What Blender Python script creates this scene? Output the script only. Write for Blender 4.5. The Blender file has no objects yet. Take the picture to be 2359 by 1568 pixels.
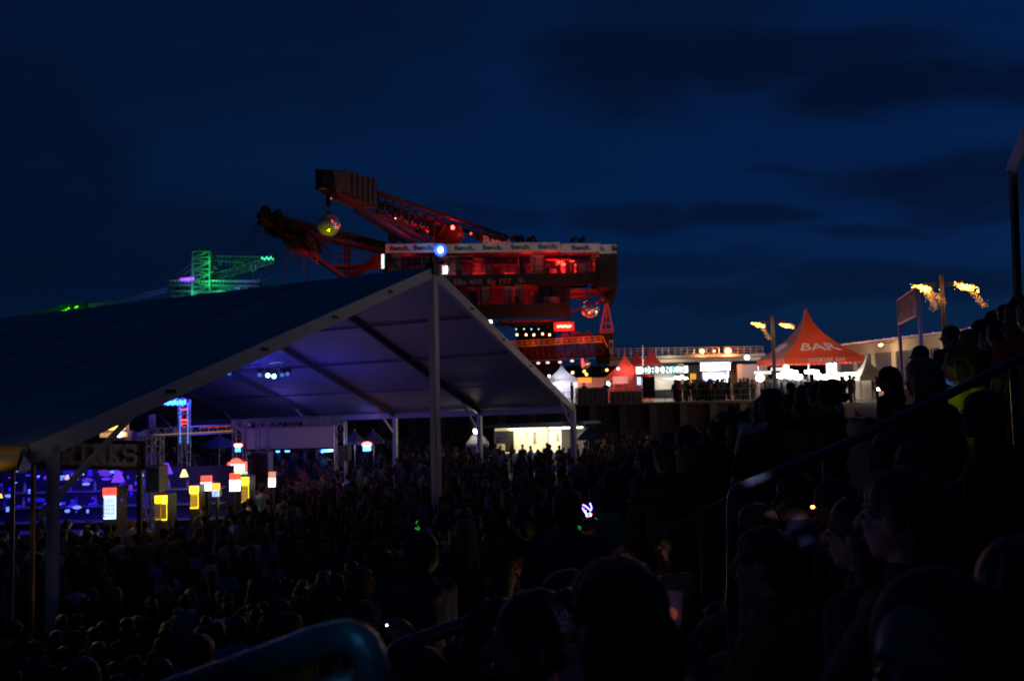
import bpy, math, random
import numpy as np
from mathutils import Vector, Matrix
PI = math.pi
SKYT = (0.02, 0.06, 0.16, 1)
SUNE = 0.05
HAZE = 0.0
S = bpy.context.scene
COL = S.collection
# ------------------------------------------------------------------ camera
H = 5.2
FPX, CX, CY = 1807.0, 1179.5, 784.0          # 18 mm lens on a 23.5 mm sensor, in 2359 px units
PITCH, ROLL = 0.0569, -0.0238
F_ = Vector((0, math.cos(PITCH), math.sin(PITCH)))
U0 = Vector((0, -math.sin(PITCH), math.cos(PITCH)))
c_, s_ = math.cos(ROLL), math.sin(ROLL)
RT = Vector((1, 0, 0)) * c_ + U0 * s_
UP = Vector((1, 0, 0)) * -s_ + U0 * c_
cam = bpy.data.cameras.new('camera')
co = bpy.data.objects.new('camera', cam)
COL.objects.link(co)
m = Matrix((RT, UP, -F_)).transposed().to_4x4()
m.translation = Vector((0, 0, H))
co.matrix_world = m
cam.sensor_width = 23.5
cam.lens = 18.0
cam.clip_start = 0.05
cam.clip_end = 6000
cam.dof.use_dof = True
cam.dof.focus_distance = 5.0
cam.dof.aperture_fstop = 1.7
S.camera = co
S.render.resolution_x, S.render.resolution_y = 1024, 680
# ------------------------------------------------------------------ world: dusk sky with dark cloud banks
world = bpy.data.worlds.new('World')
S.world = world
world.use_nodes = True
nt = world.node_tree
nt.nodes.clear()
def N(t, **k):
    n = nt.nodes.new(t)
    for a, b in k.items():
        setattr(n, a, b)
    return n
def math_(op, a, b=None, c=None):
    n = N('ShaderNodeMath', operation=op)
    for i, x in enumerate((a, b, c)):
        if x is None:
            continue
        if hasattr(x, 'links'):
            nt.links.new(x, n.inputs[i])
        else:
            n.inputs[i].default_value = x
    return n.outputs[0]
sky = N('ShaderNodeTexSky', sky_type='NISHITA', sun_disc=False, sun_elevation=math.radians(-3.0), sun_rotation=math.radians(60), ozone_density=3.0)
tc = N('ShaderNodeTexCoord')
sep = N('ShaderNodeSeparateXYZ')
nt.links.new(tc.outputs['Generated'], sep.inputs[0])
yy = math_('MAXIMUM', sep.outputs[1], 0.02)
az = math_('DIVIDE', sep.outputs[0], yy)
el = math_('DIVIDE', sep.outputs[2], yy)
cmb = N('ShaderNodeCombineXYZ')
nt.links.new(az, cmb.inputs[0]); nt.links.new(el, cmb.inputs[1])
mp = N('ShaderNodeMapping'); mp.inputs['Scale'].default_value = (1.5, 4.0, 1)
nt.links.new(cmb.outputs[0], mp.inputs[0])
nz = N('ShaderNodeTexNoise'); nz.inputs['Scale'].default_value = 2.2; nz.inputs['Detail'].default_value = 7; nz.inputs['Roughness'].default_value = .5
nt.links.new(mp.outputs[0], nz.inputs['Vector'])
nsep = N('ShaderNodeSeparateColor')
nt.links.new(nz.outputs['Color'], nsep.inputs[0])
wx = math_('MULTIPLY_ADD', math_('SUBTRACT', nsep.outputs[0], .5), .20, az)
wy = math_('MULTIPLY_ADD', math_('SUBTRACT', nsep.outputs[1], .5), .10, el)
def az_el(u, v):
    d = F_ * FPX + RT * (u - CX) - UP * (v - CY)
    return d.x / d.y, d.z / d.y
dens = None
for (u, v, ru, rv, amt) in [(1440, 150, 220, 115, .80), (1640, 130, 330, 95, .80), (1900, 110, 330, 75, .75), (2130, 190, 330, 70, .85), (2400, 175, 260, 85, .85), (1560, 20, 340, 60, .5),
                            (2230, 405, 330, 68, .80), (1860, 380, 140, 10, .5), (1440, 497, 150, 32, .7), (1700, 488, 170, 30, .7), (2020, 525, 220, 20, .5), (2250, 470, 200, 40, .6),
                            (1560, 610, 230, 40, .5), (2050, 650, 380, 45, .6), (1750, 690, 300, 30, .5), (300, 60, 900, 230, .55), (40, 400, 330, 420, .75), (250, 570, 560, 150, .7), (1100, 510, 200, 25, .45)]:
    a0, e0 = az_el(u, v)
    dx = math_('DIVIDE', math_('SUBTRACT', wx, a0), ru / FPX)
    dy = math_('DIVIDE', math_('SUBTRACT', wy, e0), rv / FPX)
    r2 = math_('ADD', math_('MULTIPLY', dx, dx), math_('MULTIPLY', dy, dy))
    g = math_('MULTIPLY', math_('MINIMUM', math_('POWER', 2.718, math_('MULTIPLY_ADD', math_('MULTIPLY', r2, r2), -.9, .12)), 1.0), amt)
    dens = g if dens is None else math_('MAXIMUM', dens, g)
n2 = N('ShaderNodeTexNoise'); n2.inputs['Scale'].default_value = 2.6; n2.inputs['Detail'].default_value = 9; n2.inputs['Roughness'].default_value = .58
nt.links.new(mp.outputs[0], n2.inputs['Vector'])
soft = math_('MULTIPLY', math_('SUBTRACT', n2.outputs['Fac'], .5), .55)
cl = N('ShaderNodeClamp')
nt.links.new(math_('ADD', math_('MULTIPLY', dens, .85), soft), cl.inputs[0]); cl.inputs['Max'].default_value = .85
tint = N('ShaderNodeMix', data_type='RGBA', blend_type='MULTIPLY')
tint.inputs[0].default_value = 1.0
nt.links.new(sky.outputs[0], tint.inputs[6])
tint.inputs[7].default_value = (SKYT)
cm = N('ShaderNodeMix', data_type='RGBA')
nt.links.new(cl.outputs[0], cm.inputs[0])
# open sky: blue-hour blue, brightest towards the afterglow above the right-hand horizon
base = N('ShaderNodeMix', data_type='RGBA', blend_type='ADD'); base.inputs[0].default_value = 1.0
nt.links.new(tint.outputs[2], base.inputs[6]); base.inputs[7].default_value = (0.0006, 0.0090, 0.036, 1)
nt.links.new(base.outputs[2], cm.inputs[6])
cm.inputs[7].default_value = (0.0010, 0.0030, 0.0125, 1)
# the night side of the sky, behind the camera, is darker than the afterglow side
mr_ = N('ShaderNodeMapRange'); mr_.interpolation_type = 'SMOOTHSTEP'; nt.links.new(sep.outputs[1], mr_.inputs[0])
mr_.inputs[1].default_value = -.35; mr_.inputs[2].default_value = .6; mr_.inputs[3].default_value = .35; mr_.inputs[4].default_value = 1.0
bg = N('ShaderNodeBackground')
nt.links.new(cm.outputs[2], bg.inputs[0]); nt.links.new(mr_.outputs[0], bg.inputs[1])
wo = N('ShaderNodeOutputWorld'); nt.links.new(bg.outputs[0], wo.inputs[0])
# faint low sun-side light of the flood-lit festival ground behind the camera
sd = bpy.data.lights.new('sun', 'SUN'); sd.energy = SUNE; sd.angle = math.radians(12); sd.color = (1, .95, .93)
so = bpy.data.objects.new('sun', sd); COL.objects.link(so)
so.rotation_euler = Vector((-.95, .10, -.085)).to_track_quat('-Z', 'Y').to_euler()
S.view_settings.view_transform = 'Standard'; S.view_settings.look = 'None'
S.view_settings.exposure = 0; S.view_settings.gamma = 1
S.cycles.use_denoising = True
S.cycles.max_bounces = 5; S.cycles.diffuse_bounces = 3; S.cycles.glossy_bounces = 3; S.cycles.transparent_max_bounces = 12
S.cycles.sample_clamp_indirect = 3.0
S.cycles.use_light_tree = True
# ------------------------------------------------------------------ helpers
def ray(u, v):
    return (F_ * FPX + RT * (u - CX) - UP * (v - CY)).normalized()
def P(u, v, Y):
    d = ray(u, v)
    return Vector((0, 0, H)) + d * (Y / d.y)
def on_plane(u, v, p0, n):
    d = ray(u, v); o = Vector((0, 0, H))
    return o + d * ((p0 - o).dot(n) / d.dot(n))
def pix(p):
    w = Vector(p) - Vector((0, 0, H))
    return CX + FPX * w.dot(RT) / w.dot(F_), CY - FPX * w.dot(UP) / w.dot(F_)
M = {}
def mat(name, col, rough=.6, metal=0.0, emit=None, es=0.0, var=.25, scale=6.0, bump=.1, alpha=None, trans=0):
    if name in M:
        return M[name]
    mt = bpy.data.materials.new(name); mt.use_nodes = True
    t = mt.node_tree; b = t.nodes['Principled BSDF']
    b.inputs['Roughness'].default_value = rough; b.inputs['Metallic'].default_value = metal
    tcn = t.nodes.new('ShaderNodeTexCoord')
    nn = t.nodes.new('ShaderNodeTexNoise'); nn.inputs['Scale'].default_value = scale; nn.inputs['Detail'].default_value = 5
    t.links.new(tcn.outputs['Object'], nn.inputs['Vector'])
    mx = t.nodes.new('ShaderNodeMix'); mx.data_type = 'RGBA'
    mx.inputs[6].default_value = tuple(c * (1 - var) for c in col) + (1,)
    mx.inputs[7].default_value = tuple(min(1, c * (1 + var)) for c in col) + (1,)
    t.links.new(nn.outputs['Fac'], mx.inputs[0]); t.links.new(mx.outputs[2], b.inputs['Base Color'])
    if bump:
        bp = t.nodes.new('ShaderNodeBump'); bp.inputs['Strength'].default_value = bump; bp.inputs['Distance'].default_value = .02
        t.links.new(nn.outputs['Fac'], bp.inputs['Height']); t.links.new(bp.outputs[0], b.inputs['Normal'])
    if emit:
        b.inputs['Emission Color'].default_value = tuple(emit) + (1,)
        b.inputs['Emission Strength'].default_value = es
        if es and var:
            # uneven lamp brightness across a lit surface
            mr = t.nodes.new('ShaderNodeMath'); mr.operation = 'MULTIPLY_ADD'
            mr.inputs[1].default_value = es * 1.0; mr.inputs[2].default_value = es * .5
            t.links.new(nn.outputs['Fac'], mr.inputs[0]); t.links.new(mr.outputs[0], b.inputs['Emission Strength'])
    if alpha is not None:
        b.inputs['Alpha'].default_value = alpha
    if trans:
        tr = t.nodes.new('ShaderNodeBsdfTranslucent'); t.links.new(mx.outputs[2], tr.inputs[0])
        ms = t.nodes.new('ShaderNodeMixShader'); ms.inputs[0].default_value = trans
        out = t.nodes['Material Output']
        t.links.new(b.outputs[0], ms.inputs[1]); t.links.new(tr.outputs[0], ms.inputs[2]); t.links.new(ms.outputs[0], out.inputs[0])
    M[name] = mt
    return mt
def glow(name, col, es, var=.0, scale=6):
    return mat(name, tuple(min(.8, c) for c in col), .5, 0, col, es, var=var, scale=scale, bump=0)
def glassy(name, tintc=(.8, .85, .9), refl=.12):
    if name in M:
        return M[name]
    mt = bpy.data.materials.new(name); mt.use_nodes = True; t = mt.node_tree; t.nodes.clear()
    a = t.nodes.new('ShaderNodeBsdfTransparent'); a.inputs[0].default_value = tintc + (1,)
    g = t.nodes.new('ShaderNodeBsdfGlossy'); g.inputs['Roughness'].default_value = .05
    x = t.nodes.new('ShaderNodeMixShader'); x.inputs[0].default_value = refl
    o = t.nodes.new('ShaderNodeOutputMaterial')
    t.links.new(a.outputs[0], x.inputs[1]); t.links.new(g.outputs[0], x.inputs[2]); t.links.new(x.outputs[0], o.inputs[0])
    M[name] = mt
    return mt
class MB:
    def __init__(s):
        s.v = []; s.f = []; s.smooth = False
    def add(s, vs, fs):
        n = len(s.v); s.v += [tuple(x) for x in vs]; s.f += [tuple(i + n for i in q) for q in fs]; return s
    def hexa(s, p):      # 8 points, bottom 4 then top 4
        return s.add(p, [(0, 3, 2, 1), (4, 5, 6, 7), (0, 1, 5, 4), (1, 2, 6, 5), (2, 3, 7, 6), (3, 0, 4, 7)])
    def box(s, c, d, rz=0.0, ex=None, ey=None, ez=None):
        c = Vector(c)
        ex = ex or Vector((math.cos(rz), math.sin(rz), 0)); ey = ey or Vector((-math.sin(rz), math.cos(rz), 0)); ez = ez or Vector((0, 0, 1))
        a, b, h = ex * d[0] / 2, ey * d[1] / 2, ez * d[2] / 2
        return s.hexa([c - a - b - h, c + a - b - h, c + a + b - h, c - a + b - h, c - a - b + h, c + a - b + h, c + a + b + h, c - a + b + h])
    def bar(s, a, b, w, h, up=(0, 0, 1)):
        a, b = Vector(a), Vector(b); d = (b - a)
        if d.length < 1e-6:
            return s
        n = d.normalized(); u = Vector(up); r = n.cross(u)
        if r.length < 1e-3:
            r = n.cross(Vector((1, 0, 0)))
        r.normalize(); u = r.cross(n)
        r *= w / 2; u *= h / 2
        return s.hexa([a - r - u, a + r - u, b + r - u, b - r - u, a - r + u, a + r + u, b + r + u, b - r + u])
    def tube(s, a, b, r, r2=None, n=8, cap=True):
        return s.path([a, b], [r, r if r2 is None else r2], n, cap)
    def path(s, pts, r, n=8, cap=True):
        pts = [Vector(p) for p in pts]; k = len(pts)
        rs = r if isinstance(r, (list, tuple)) else [r] * k
        base = len(s.v); prev = None
        for i, p in enumerate(pts):
            t = (pts[min(i + 1, k - 1)] - pts[max(i - 1, 0)]).normalized()
            if prev is None:
                x = t.cross(Vector((0, 0, 1)))
                if x.length < .05:
                    x = t.cross(Vector((1, 0, 0)))
            else:
                x = prev - t * prev.dot(t)
            x.normalize(); prev = x; y = t.cross(x)
            for j in range(n):
                q = 2 * PI * j / n
                s.v.append(tuple(p + (x * math.cos(q) + y * math.sin(q)) * rs[i]))
        for i in range(k - 1):
            for j in range(n):
                a0 = base + i * n + j; b0 = base + i * n + (j + 1) % n
                s.f.append((a0, b0, b0 + n, a0 + n))
        if cap:
            s.f.append(tuple(base + j for j in range(n))[::-1]); s.f.append(tuple(base + (k - 1) * n + j for j in range(n)))
        return s
    def ell(s, c, r, n=12, m=8, rot=None):
        c = Vector(c); r = (r, r, r) if not hasattr(r, '__len__') else r
        R = rot or Matrix.Identity(3); b = len(s.v)
        s.v.append(tuple(c + R @ Vector((0, 0, r[2]))))
        for i in range(1, m):
            th = PI * i / m
            for j in range(n):
                q = 2 * PI * j / n
                s.v.append(tuple(c + R @ Vector((r[0] * math.sin(th) * math.cos(q), r[1] * math.sin(th) * math.sin(q), r[2] * math.cos(th)))))
        s.v.append(tuple(c + R @ Vector((0, 0, -r[2])))); e = len(s.v) - 1
        for j in range(n):
            s.f.append((b, b + 1 + j, b + 1 + (j + 1) % n)); s.f.append((e, e - n + (j + 1) % n, e - n + j))
        for i in range(m - 2):
            for j in range(n):
                a0 = b + 1 + i * n + j; b0 = b + 1 + i * n + (j + 1) % n
                s.f.append((a0, a0 + n, b0 + n, b0))
        return s
    def cap(s, a, b, ra, rb, n=12):    # tapered capsule
        a, b = Vector(a), Vector(b); t = (b - a); L = t.length; t.normalize(); pts = []; rs = []
        for q in (0.05, .35, .7, 1):
            pts.append(a - t * ra * math.cos(q * PI / 2)); rs.append(ra * math.sin(q * PI / 2))
        for q in (1, .7, .35, .05):
            pts.append(b + t * rb * math.cos(q * PI / 2)); rs.append(rb * math.sin(q * PI / 2))
        return s.path(pts, rs, n)
    def lathe(s, c, prof, n=20):
        c = Vector(c); b = len(s.v)
        for (r, z) in prof:
            for j in range(n):
                q = 2 * PI * j / n; s.v.append((c.x + r * math.cos(q), c.y + r * math.sin(q), c.z + z))
        for i in range(len(prof) - 1):
            for j in range(n):
                a0 = b + i * n + j; b0 = b + i * n + (j + 1) % n
                s.f.append((a0, b0, b0 + n, a0 + n))
        return s
    def slab(s, pts, t=.01, n=None):    # polygon with thickness
        pts = [Vector(p) for p in pts]; k = len(pts)
        nn = n or (pts[1] - pts[0]).cross(pts[2] - pts[0]).normalized()
        b = len(s.v); s.v += [tuple(p) for p in pts] + [tuple(p - nn * t) for p in pts]
        s.f.append(tuple(range(b, b + k))); s.f.append(tuple(range(b + 2 * k - 1, b + k - 1, -1)))
        for i in range(k):
            j = (i + 1) % k; s.f.append((b + i, b + k + i, b + k + j, b + j))
        return s
    def build(s, name, mt, parent=None, smooth=False):
        me = bpy.data.meshes.new(name); o = bpy.data.objects.new(name, me)
        off = parent.location if parent is not None else Vector((0, 0, 0))
        if parent is not None and parent.parent is not None:
            off = off + parent.parent.location
        if parent is None:
            a = np.array(s.v); c = Vector(((a[:, 0].min() + a[:, 0].max()) / 2, (a[:, 1].min() + a[:, 1].max()) / 2, a[:, 2].min()))
            o.location = c; off = c
        me.from_pydata([(x[0] - off.x, x[1] - off.y, x[2] - off.z) for x in s.v], [], s.f)
        me.validate(); me.update()
        me.polygons.foreach_set('use_smooth', [smooth or s.smooth] * len(me.polygons))
        if mt:
            for x in (mt if isinstance(mt, (list, tuple)) else [mt]):
                me.materials.append(x)
        COL.objects.link(o)
        if parent is not None:
            o.parent = parent
        return o
def thing(name, label, cat, loc=(0, 0, 0), group=None):
    o = bpy.data.objects.new(name, None); COL.objects.link(o); o.location = Vector(loc); o.empty_display_size = .2
    return tag(o, label, cat, group)
def tag(o, label, cat, group=None):
    o['label'] = label; o['category'] = cat
    if group:
        o['group'] = group
    return o
def struct(o):
    o['kind'] = 'structure'; return o
def clone(o, loc=None, label=None, parent=None):
    c = o.copy(); COL.objects.link(c); c.parent = parent
    if loc is not None:
        c.location = Vector(loc)
    if label:
        c['label'] = label
    for ch in list(o.children):
        clone(ch, None, None, c)
    return c
def lamp(p, e, col, r=.1, name='lamp_or_fill_light', kind='POINT', aim=None, cone=60, blend=.5):
    l = bpy.data.lights.new(name, kind); l.energy = e; l.color = col; l.shadow_soft_size = r
    o = bpy.data.objects.new(name, l); COL.objects.link(o); o.location = Vector(p)
    if kind == 'SPOT':
        l.spot_size = math.radians(cone); l.spot_blend = blend
        o.rotation_euler = (Vector(aim) - Vector(p)).to_track_quat('-Z', 'Y').to_euler()
    return o
def lattice(mb, a, b, w, n, rc=.03, rd=.018, up=(0, 0, 1), h=None, sides=4, nn=5):
    """box truss from a to b: four chords, posts and diagonals"""
    a, b = Vector(a), Vector(b); d = (b - a).normalized(); u = Vector(up); r = d.cross(u)
    if r.length < .01:
        r = d.cross(Vector((1, 0, 0)))
    r.normalize(); u = r.cross(d); h = h or w
    cr = [r * w / 2 + u * h / 2, -r * w / 2 + u * h / 2, -r * w / 2 - u * h / 2, r * w / 2 - u * h / 2]
    for c in cr:
        mb.tube(a + c, b + c, rc, n=nn)
    for i in range(n + 1):
        p = a.lerp(b, i / n)
        for k in range(4):
            if i % 1 == 0:
                mb.tube(p + cr[k], p + cr[(k + 1) % 4], rd, n=4)
            if i < n:
                q = a.lerp(b, (i + 1) / n)
                (mb.tube(p + cr[k], q + cr[(k + 1) % 4], rd, n=4) if (i + k) % 2 else mb.tube(p + cr[(k + 1) % 4], q + cr[k], rd, n=4))
    return mb
def text_into(mb, body, org, ex, up, height, depth=.02, bold=0.0, centre=False, stretch=1.0):
    cu = bpy.data.curves.new('t', 'FONT'); cu.body = body; cu.size = 1.0; cu.extrude = .5; cu.offset = bold; cu.resolution_u = 3
    if centre:
        cu.align_x = 'CENTER'
    o = bpy.data.objects.new('t', cu); COL.objects.link(o)
    me = o.to_mesh(); k = height / .70
    n = ex.cross(up).normalized()
    org = Vector(org)
    mb.add([org + ex * v.co.x * k * stretch + up * v.co.y * k + n * (v.co.z + .5) * depth for v in me.vertices], [tuple(p.vertices) for p in me.polygons])
    w = max((v.co.x for v in me.vertices), default=0) * k * stretch
    o.to_mesh_clear(); bpy.data.objects.remove(o); bpy.data.curves.remove(cu)
    return w
SLAB = {   # slab-serif capitals on a 4 x 6 grid: bars (x0,y0,x1,y1) and thickness 1
 'D': [(0, 0, 2.9, 0), (0, 6, 2.9, 6), (.9, 0, .9, 6), (3.9, 1, 3.9, 5), (2.9, 0, 3.9, 1), (2.9, 6, 3.9, 5)],
 'R': [(0, 0, 1.8, 0), (0, 6, 3, 6), (.9, 0, .9, 6), (3.9, 4, 3.9, 5.2), (3, 6, 3.9, 5.2), (3, 3.1, 3.9, 4), (.9, 3.1, 3, 3.1), (2.3, 3.1, 3.7, 0), (3.0, 0, 4.4, 0)],
 'I': [(.7, 0, 3.3, 0), (.7, 6, 3.3, 6), (2, 0, 2, 6)],
 'N': [(0, 0, 1.6, 0), (0, 6, 1.2, 6), (.8, 0, .8, 6), (.8, 6, 3.6, 0), (3.6, 0, 3.6, 6), (2.8, 6, 4.4, 6)],
 'K': [(0, 0, 1.7, 0), (0, 6, 1.7, 6), (.9, 0, .9, 6), (.9, 2.6, 3.5, 6), (1.7, 3.4, 3.6, 0), (2.7, 0, 4.4, 0), (2.7, 6, 4.3, 6)],
 'S': [(0.3, .0, 3.3, 0), (3.3, 0, 3.9, 1), (3.9, 1, 3.9, 2.4), (3.9, 2.4, 3.2, 3.1), (3.2, 3.1, .9, 3.1), (.9, 3.1, .2, 3.8), (.2, 3.8, .2, 5), (.2, 5, .9, 6), (.9, 6, 3.8, 6), (3.8, 4.8, 3.8, 6.2), (.2, -.2, .2, 1.2)],
}
def slab_text(mb, word, org, ex, up, height, width, depth=.05, th=.9):
    n = ex.cross(up).normalized(); k = width / (len(word) * 5.4); kv = height / 7.0
    for i, ch in enumerate(word):
        for j, (x0, y0, x1, y1) in enumerate(SLAB[ch]):
            a = Vector(org) + ex * (i * 5.4 + .5 + x0) * k + up * (y0 + .5) * kv
            b = Vector(org) + ex * (i * 5.4 + .5 + x1) * k + up * (y1 + .5) * kv
            d = (b - a).normalized() * th * .45 * k
            mb.bar(a - d + n * j * .0005, b + d + n * j * .0005, depth, th * (kv if abs(y1 - y0) < .1 else k), up=n.cross(b - a) if True else up)
random.seed(7)
rng = random.Random(11)
# tent frame: g across the gable from the right corner, a back along the ridge, h up
TH = math.radians(66.47)
TG = Vector((-math.cos(TH), -math.sin(TH), .0113)); TA = Vector((-math.sin(TH), math.cos(TH), -.0224))
TO = Vector((2.9485, 39.304, 3.952)); TW = 28.0; RISE = 4.9858; BAY = 5.188
def T(g, a, h=0.0):
    return TO + TG * g + TA * a + Vector((0, 0, h))
def roof_h(g):
    return RISE * (1 - abs(g - TW / 2) / (TW / 2))
# tribune: steps rising to the right of the camera
GX, GY = .93, -.37
def tribune_z(x, y):
    s = (GX * x + GY * y)
    if y > 33 and s > 0.02:
        return 3.5
    k = math.floor((s + 8.875) / .9)
    return max(0.0, min(.36 * k, 9.0))
def ground_z(x, y):
    if y > 62:
        return 3.5
    return tribune_z(x, y)
# ================================================================== ground, terrace, wall, tribune
asph = mat('arena_gravel', (.055, .052, .05), .95, var=.4, scale=.7, bump=.3)
conc = mat('concrete', (.16, .155, .15), .9, var=.25, scale=1.5, bump=.3)
conc_dark = mat('old_concrete', (.07, .068, .066), .9, var=.35, scale=1.2, bump=.3)
steel_black = mat('black_steel', (.02, .02, .022), .5, .3)
alu = mat('aluminium', (.55, .56, .58), .35, .75, var=.1)
white_pvc = mat('white_pvc', (.62, .63, .66), .5, var=.08, scale=1.5, bump=.05)
g = MB(); R = 3500
g.add([(-R, -R, 0), (R, -R, 0), (R, R, 0), (-R, R, 0)], [(0, 1, 2, 3)])
struct(g.build('ground', asph))
t = MB()
poly = [(-700, 62), (24.65, 62), (13.1, 33), (80, 33), (400, 33), (400, 900), (-700, 900)]
nb = len(poly)
t.add([(x, y, 0.004) for x, y in poly] + [(x, y, 3.5) for x, y in poly], [tuple(range(nb, 2 * nb))] + [(i, (i + 1) % nb, nb + (i + 1) % nb, nb + i) for i in range(nb)])
struct(t.build('terrace_ground', conc_dark))
# tribune steps, extruded along the contour direction (.37, .93)
tr = MB(); cdir = Vector((-GY, GX, 0)); gd = Vector((GX, GY, 0))
for k in range(1, 26):
    s0 = -8.875 + .9 * k; z1 = .36 * k
    s1 = s0 + .9
    t0, t1 = -16, (34.5 if s0 > -.3 else 68)
    if s0 > -1.2 and s0 <= -.3:
        t1 = 66
    a = gd * s0 + cdir * t0; b = gd * s0 + cdir * t1; c = gd * s1 + cdir * t1; d = gd * s1 + cdir * t0
    tr.hexa([(p.x, p.y, .001) for p in (a, d, c, b)] + [(p.x, p.y, z1) for p in (a, d, c, b)])
struct(tr.build('tribune_steps', conc_dark))
# distant tree line behind the terrace
hl = MB(); rr = random.Random(3)
pts = [(-500 + 12 * i, 330 + 20 * math.sin(i * .7), 9 + 3.2 * rr.random() + 2 * math.sin(i * .31)) for i in range(90)]
for i in range(len(pts) - 1):
    (x0, y0, z0), (x1, y1, z1) = pts[i], pts[i + 1]
    hl.hexa([(x0, y0, 3), (x1, y1, 3), (x1, y1 + 30, 3), (x0, y0 + 30, 3), (x0, y0, z0), (x1, y1, z1), (x1, y1 + 30, z1 + 1), (x0, y0 + 30, z0 + 1)])
struct(hl.build('hills', mat('dark_woods', (.03, .04, .025), .95)))
# retaining wall with pilasters
wall = thing('retaining_wall', 'long dark concrete retaining wall with pilasters below the terrace of stalls', 'wall', (0, 61.8, 0))
w = MB(); w.box((-38, 61.8, 1.72), (124, .36, 3.44)); w.build('wall_face', conc_dark, wall)
w = MB(); w.box((-38, 61.62, 3.52), (124.4, .8, .18)); w.build('coping', conc, wall)
for i in range(40):
    w = MB(); x = 22.6 - 2.35 * i; w.box((x, 61.45, 1.7), (.55, .34, 3.4)); w.build('pilaster', conc, wall)
# ================================================================== the big event tent
tent = thing('event_tent', 'huge white gable marquee tent open at the front over the crowd', 'tent', T(14, 0, -4))
frame_shade = mat('inner_frame_shade', (.16, .16, .17), .5, .3, var=.15, scale=3)  # same aluminium darkened: backlit shade put into the inner frame colour
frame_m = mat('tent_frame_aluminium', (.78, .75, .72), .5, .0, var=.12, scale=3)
roof_m = mat('tent_roof_pvc', (.46, .47, .52), .65, var=.28, scale=.35, bump=.25, trans=.08)
NB = 8
def cover(g0, g1, name):
    mb = MB(); ns, na = 8, NB * 5
    vs = []; up = Vector((0, 0, 1))
    for off in (0.19, 0.175):
        for i in range(na + 1):
            a = i * BAY / 5
            sag0 = math.sin(PI * (i % 5) / 5) * .05
            for j in range(ns + 1):
                g_ = g0 + (g1 - g0) * j / ns
                s = sag0 * math.sin(PI * j / ns)
                vs.append(T(g_, a, roof_h(g_) + off - s))
    fs = []; K = (na + 1) * (ns + 1)
    for l in (0, K):
        for i in range(na):
            for j in range(ns):
                q = l + i * (ns + 1) + j
                fs.append((q, q + 1, q + ns + 2, q + ns + 1))
    mb.add(vs, fs); mb.smooth = True
    return mb.build(name, roof_m, tent)
cover(14, -.25, 'roof_panel'); cover(14, 28.25, 'roof_panel')
side = MB()
gable_up = Vector((0, 0, 1))
for i in range(NB + 1):
    a = i * BAY
    big = i == 0
    hh, ww = (.34, .16) if big else (.28, .12)
    up_l = (TG.cross(TA)).normalized()
    mb = MB()
    mb.bar(T(14, a, RISE), T(-.1, a, roof_h(-.1)), ww, hh); mb.build('rafter', frame_m if big else frame_shade, tent)
    mb = MB(); mb.bar(T(14, a, RISE), T(28.1, a, roof_h(28.1)), ww, hh); mb.build('rafter', frame_m if big else frame_shade, tent)
    for g_ in (0, 28):
        p = T(g_ if not (big and g_) else 27.72, a); mb = MB(); mb.box((p.x, p.y, p.z / 2 + .02), (.24 if not big else (.34 if g_ == 0 else .14), .22 if not (big and g_) else .16, p.z + .1), rz=TH)
        mb.box((p.x, p.y, .06), (.6, .5, .02), rz=TH)
        mb.build('post', frame_m, tent)
        s = 1 if g_ == 0 else -1
        mb = MB(); mb.bar(T(g_ + s * 2.0, a, roof_h(g_ + s * 2.0) - .1), T(g_, a, -1.15), .09, .09); mb.build('knee_brace', frame_m, tent)
mb = MB(); p = T(14, 0, 0); top = T(14, 0, RISE - .15)
mb.box((p.x, p.y, top.z / 2), (.36, .2, top.z), rz=TH); mb.box((p.x + .02, p.y - .14, top.z / 2), (.05, .08, top.z), rz=TH)
mb.build('centre_post', frame_m, tent)
mb = MB(); q = T(14, 0, RISE); mb.box(q + Vector((0, 0, .1)), (.42, .3, .42), rz=TH); mb.box(q + Vector((0, 0, .42)), (.2, .1, .3), rz=TH); mb.build('ridge_bracket', steel_black, tent)
for g_ in (3.5, 7, 10.5, 14, 17.5, 21, 24.5):
    mb = MB(); mb.bar(T(g_, .06, roof_h(g_) + .02), T(g_, NB * BAY - .06, roof_h(g_) + .02), .09, .09); mb.build('purlin', frame_shade, tent)
for g_ in (0, 28):
    mb = MB(); mb.bar(T(g_, .06, -.05), T(g_, NB * BAY, -.05), .12, .30); mb.build('eave_beam', white_pvc, tent)
    mb = MB(); mb.bar(T(g_ + (-.26 if g_ == 0 else .26), 0, .02), T(g_ + (-.26 if g_ == 0 else .26), NB * BAY, .02), .14, .12); mb.build('gutter', frame_m, tent)
for i in range(1, NB):      # keder rails on the outside of the roof
    a = i * BAY; mb = MB()
    mb.bar(T(14, a, RISE + .2), T(28.2, a, .15), .09, .06); mb.bar(T(14, a, RISE + .2), T(-.2, a, .15), .09, .06); mb.build('keder_rail', mat('dark_seam', (.22, .22, .25), .6), tent)
for k in range(1, 5):
    for sgn in (1, -1):
        g_ = 14 + sgn * 14 * k / 5; q = T(g_, 0, roof_h(g_)) + TA * -.095
        mb = MB(); mb.box(q, (.22, .03, .09), ex=TG.normalized(), ey=TA.normalized(), ez=Vector((0, 0, 1))); mb.build('joint_plate', steel_black, tent)
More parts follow.
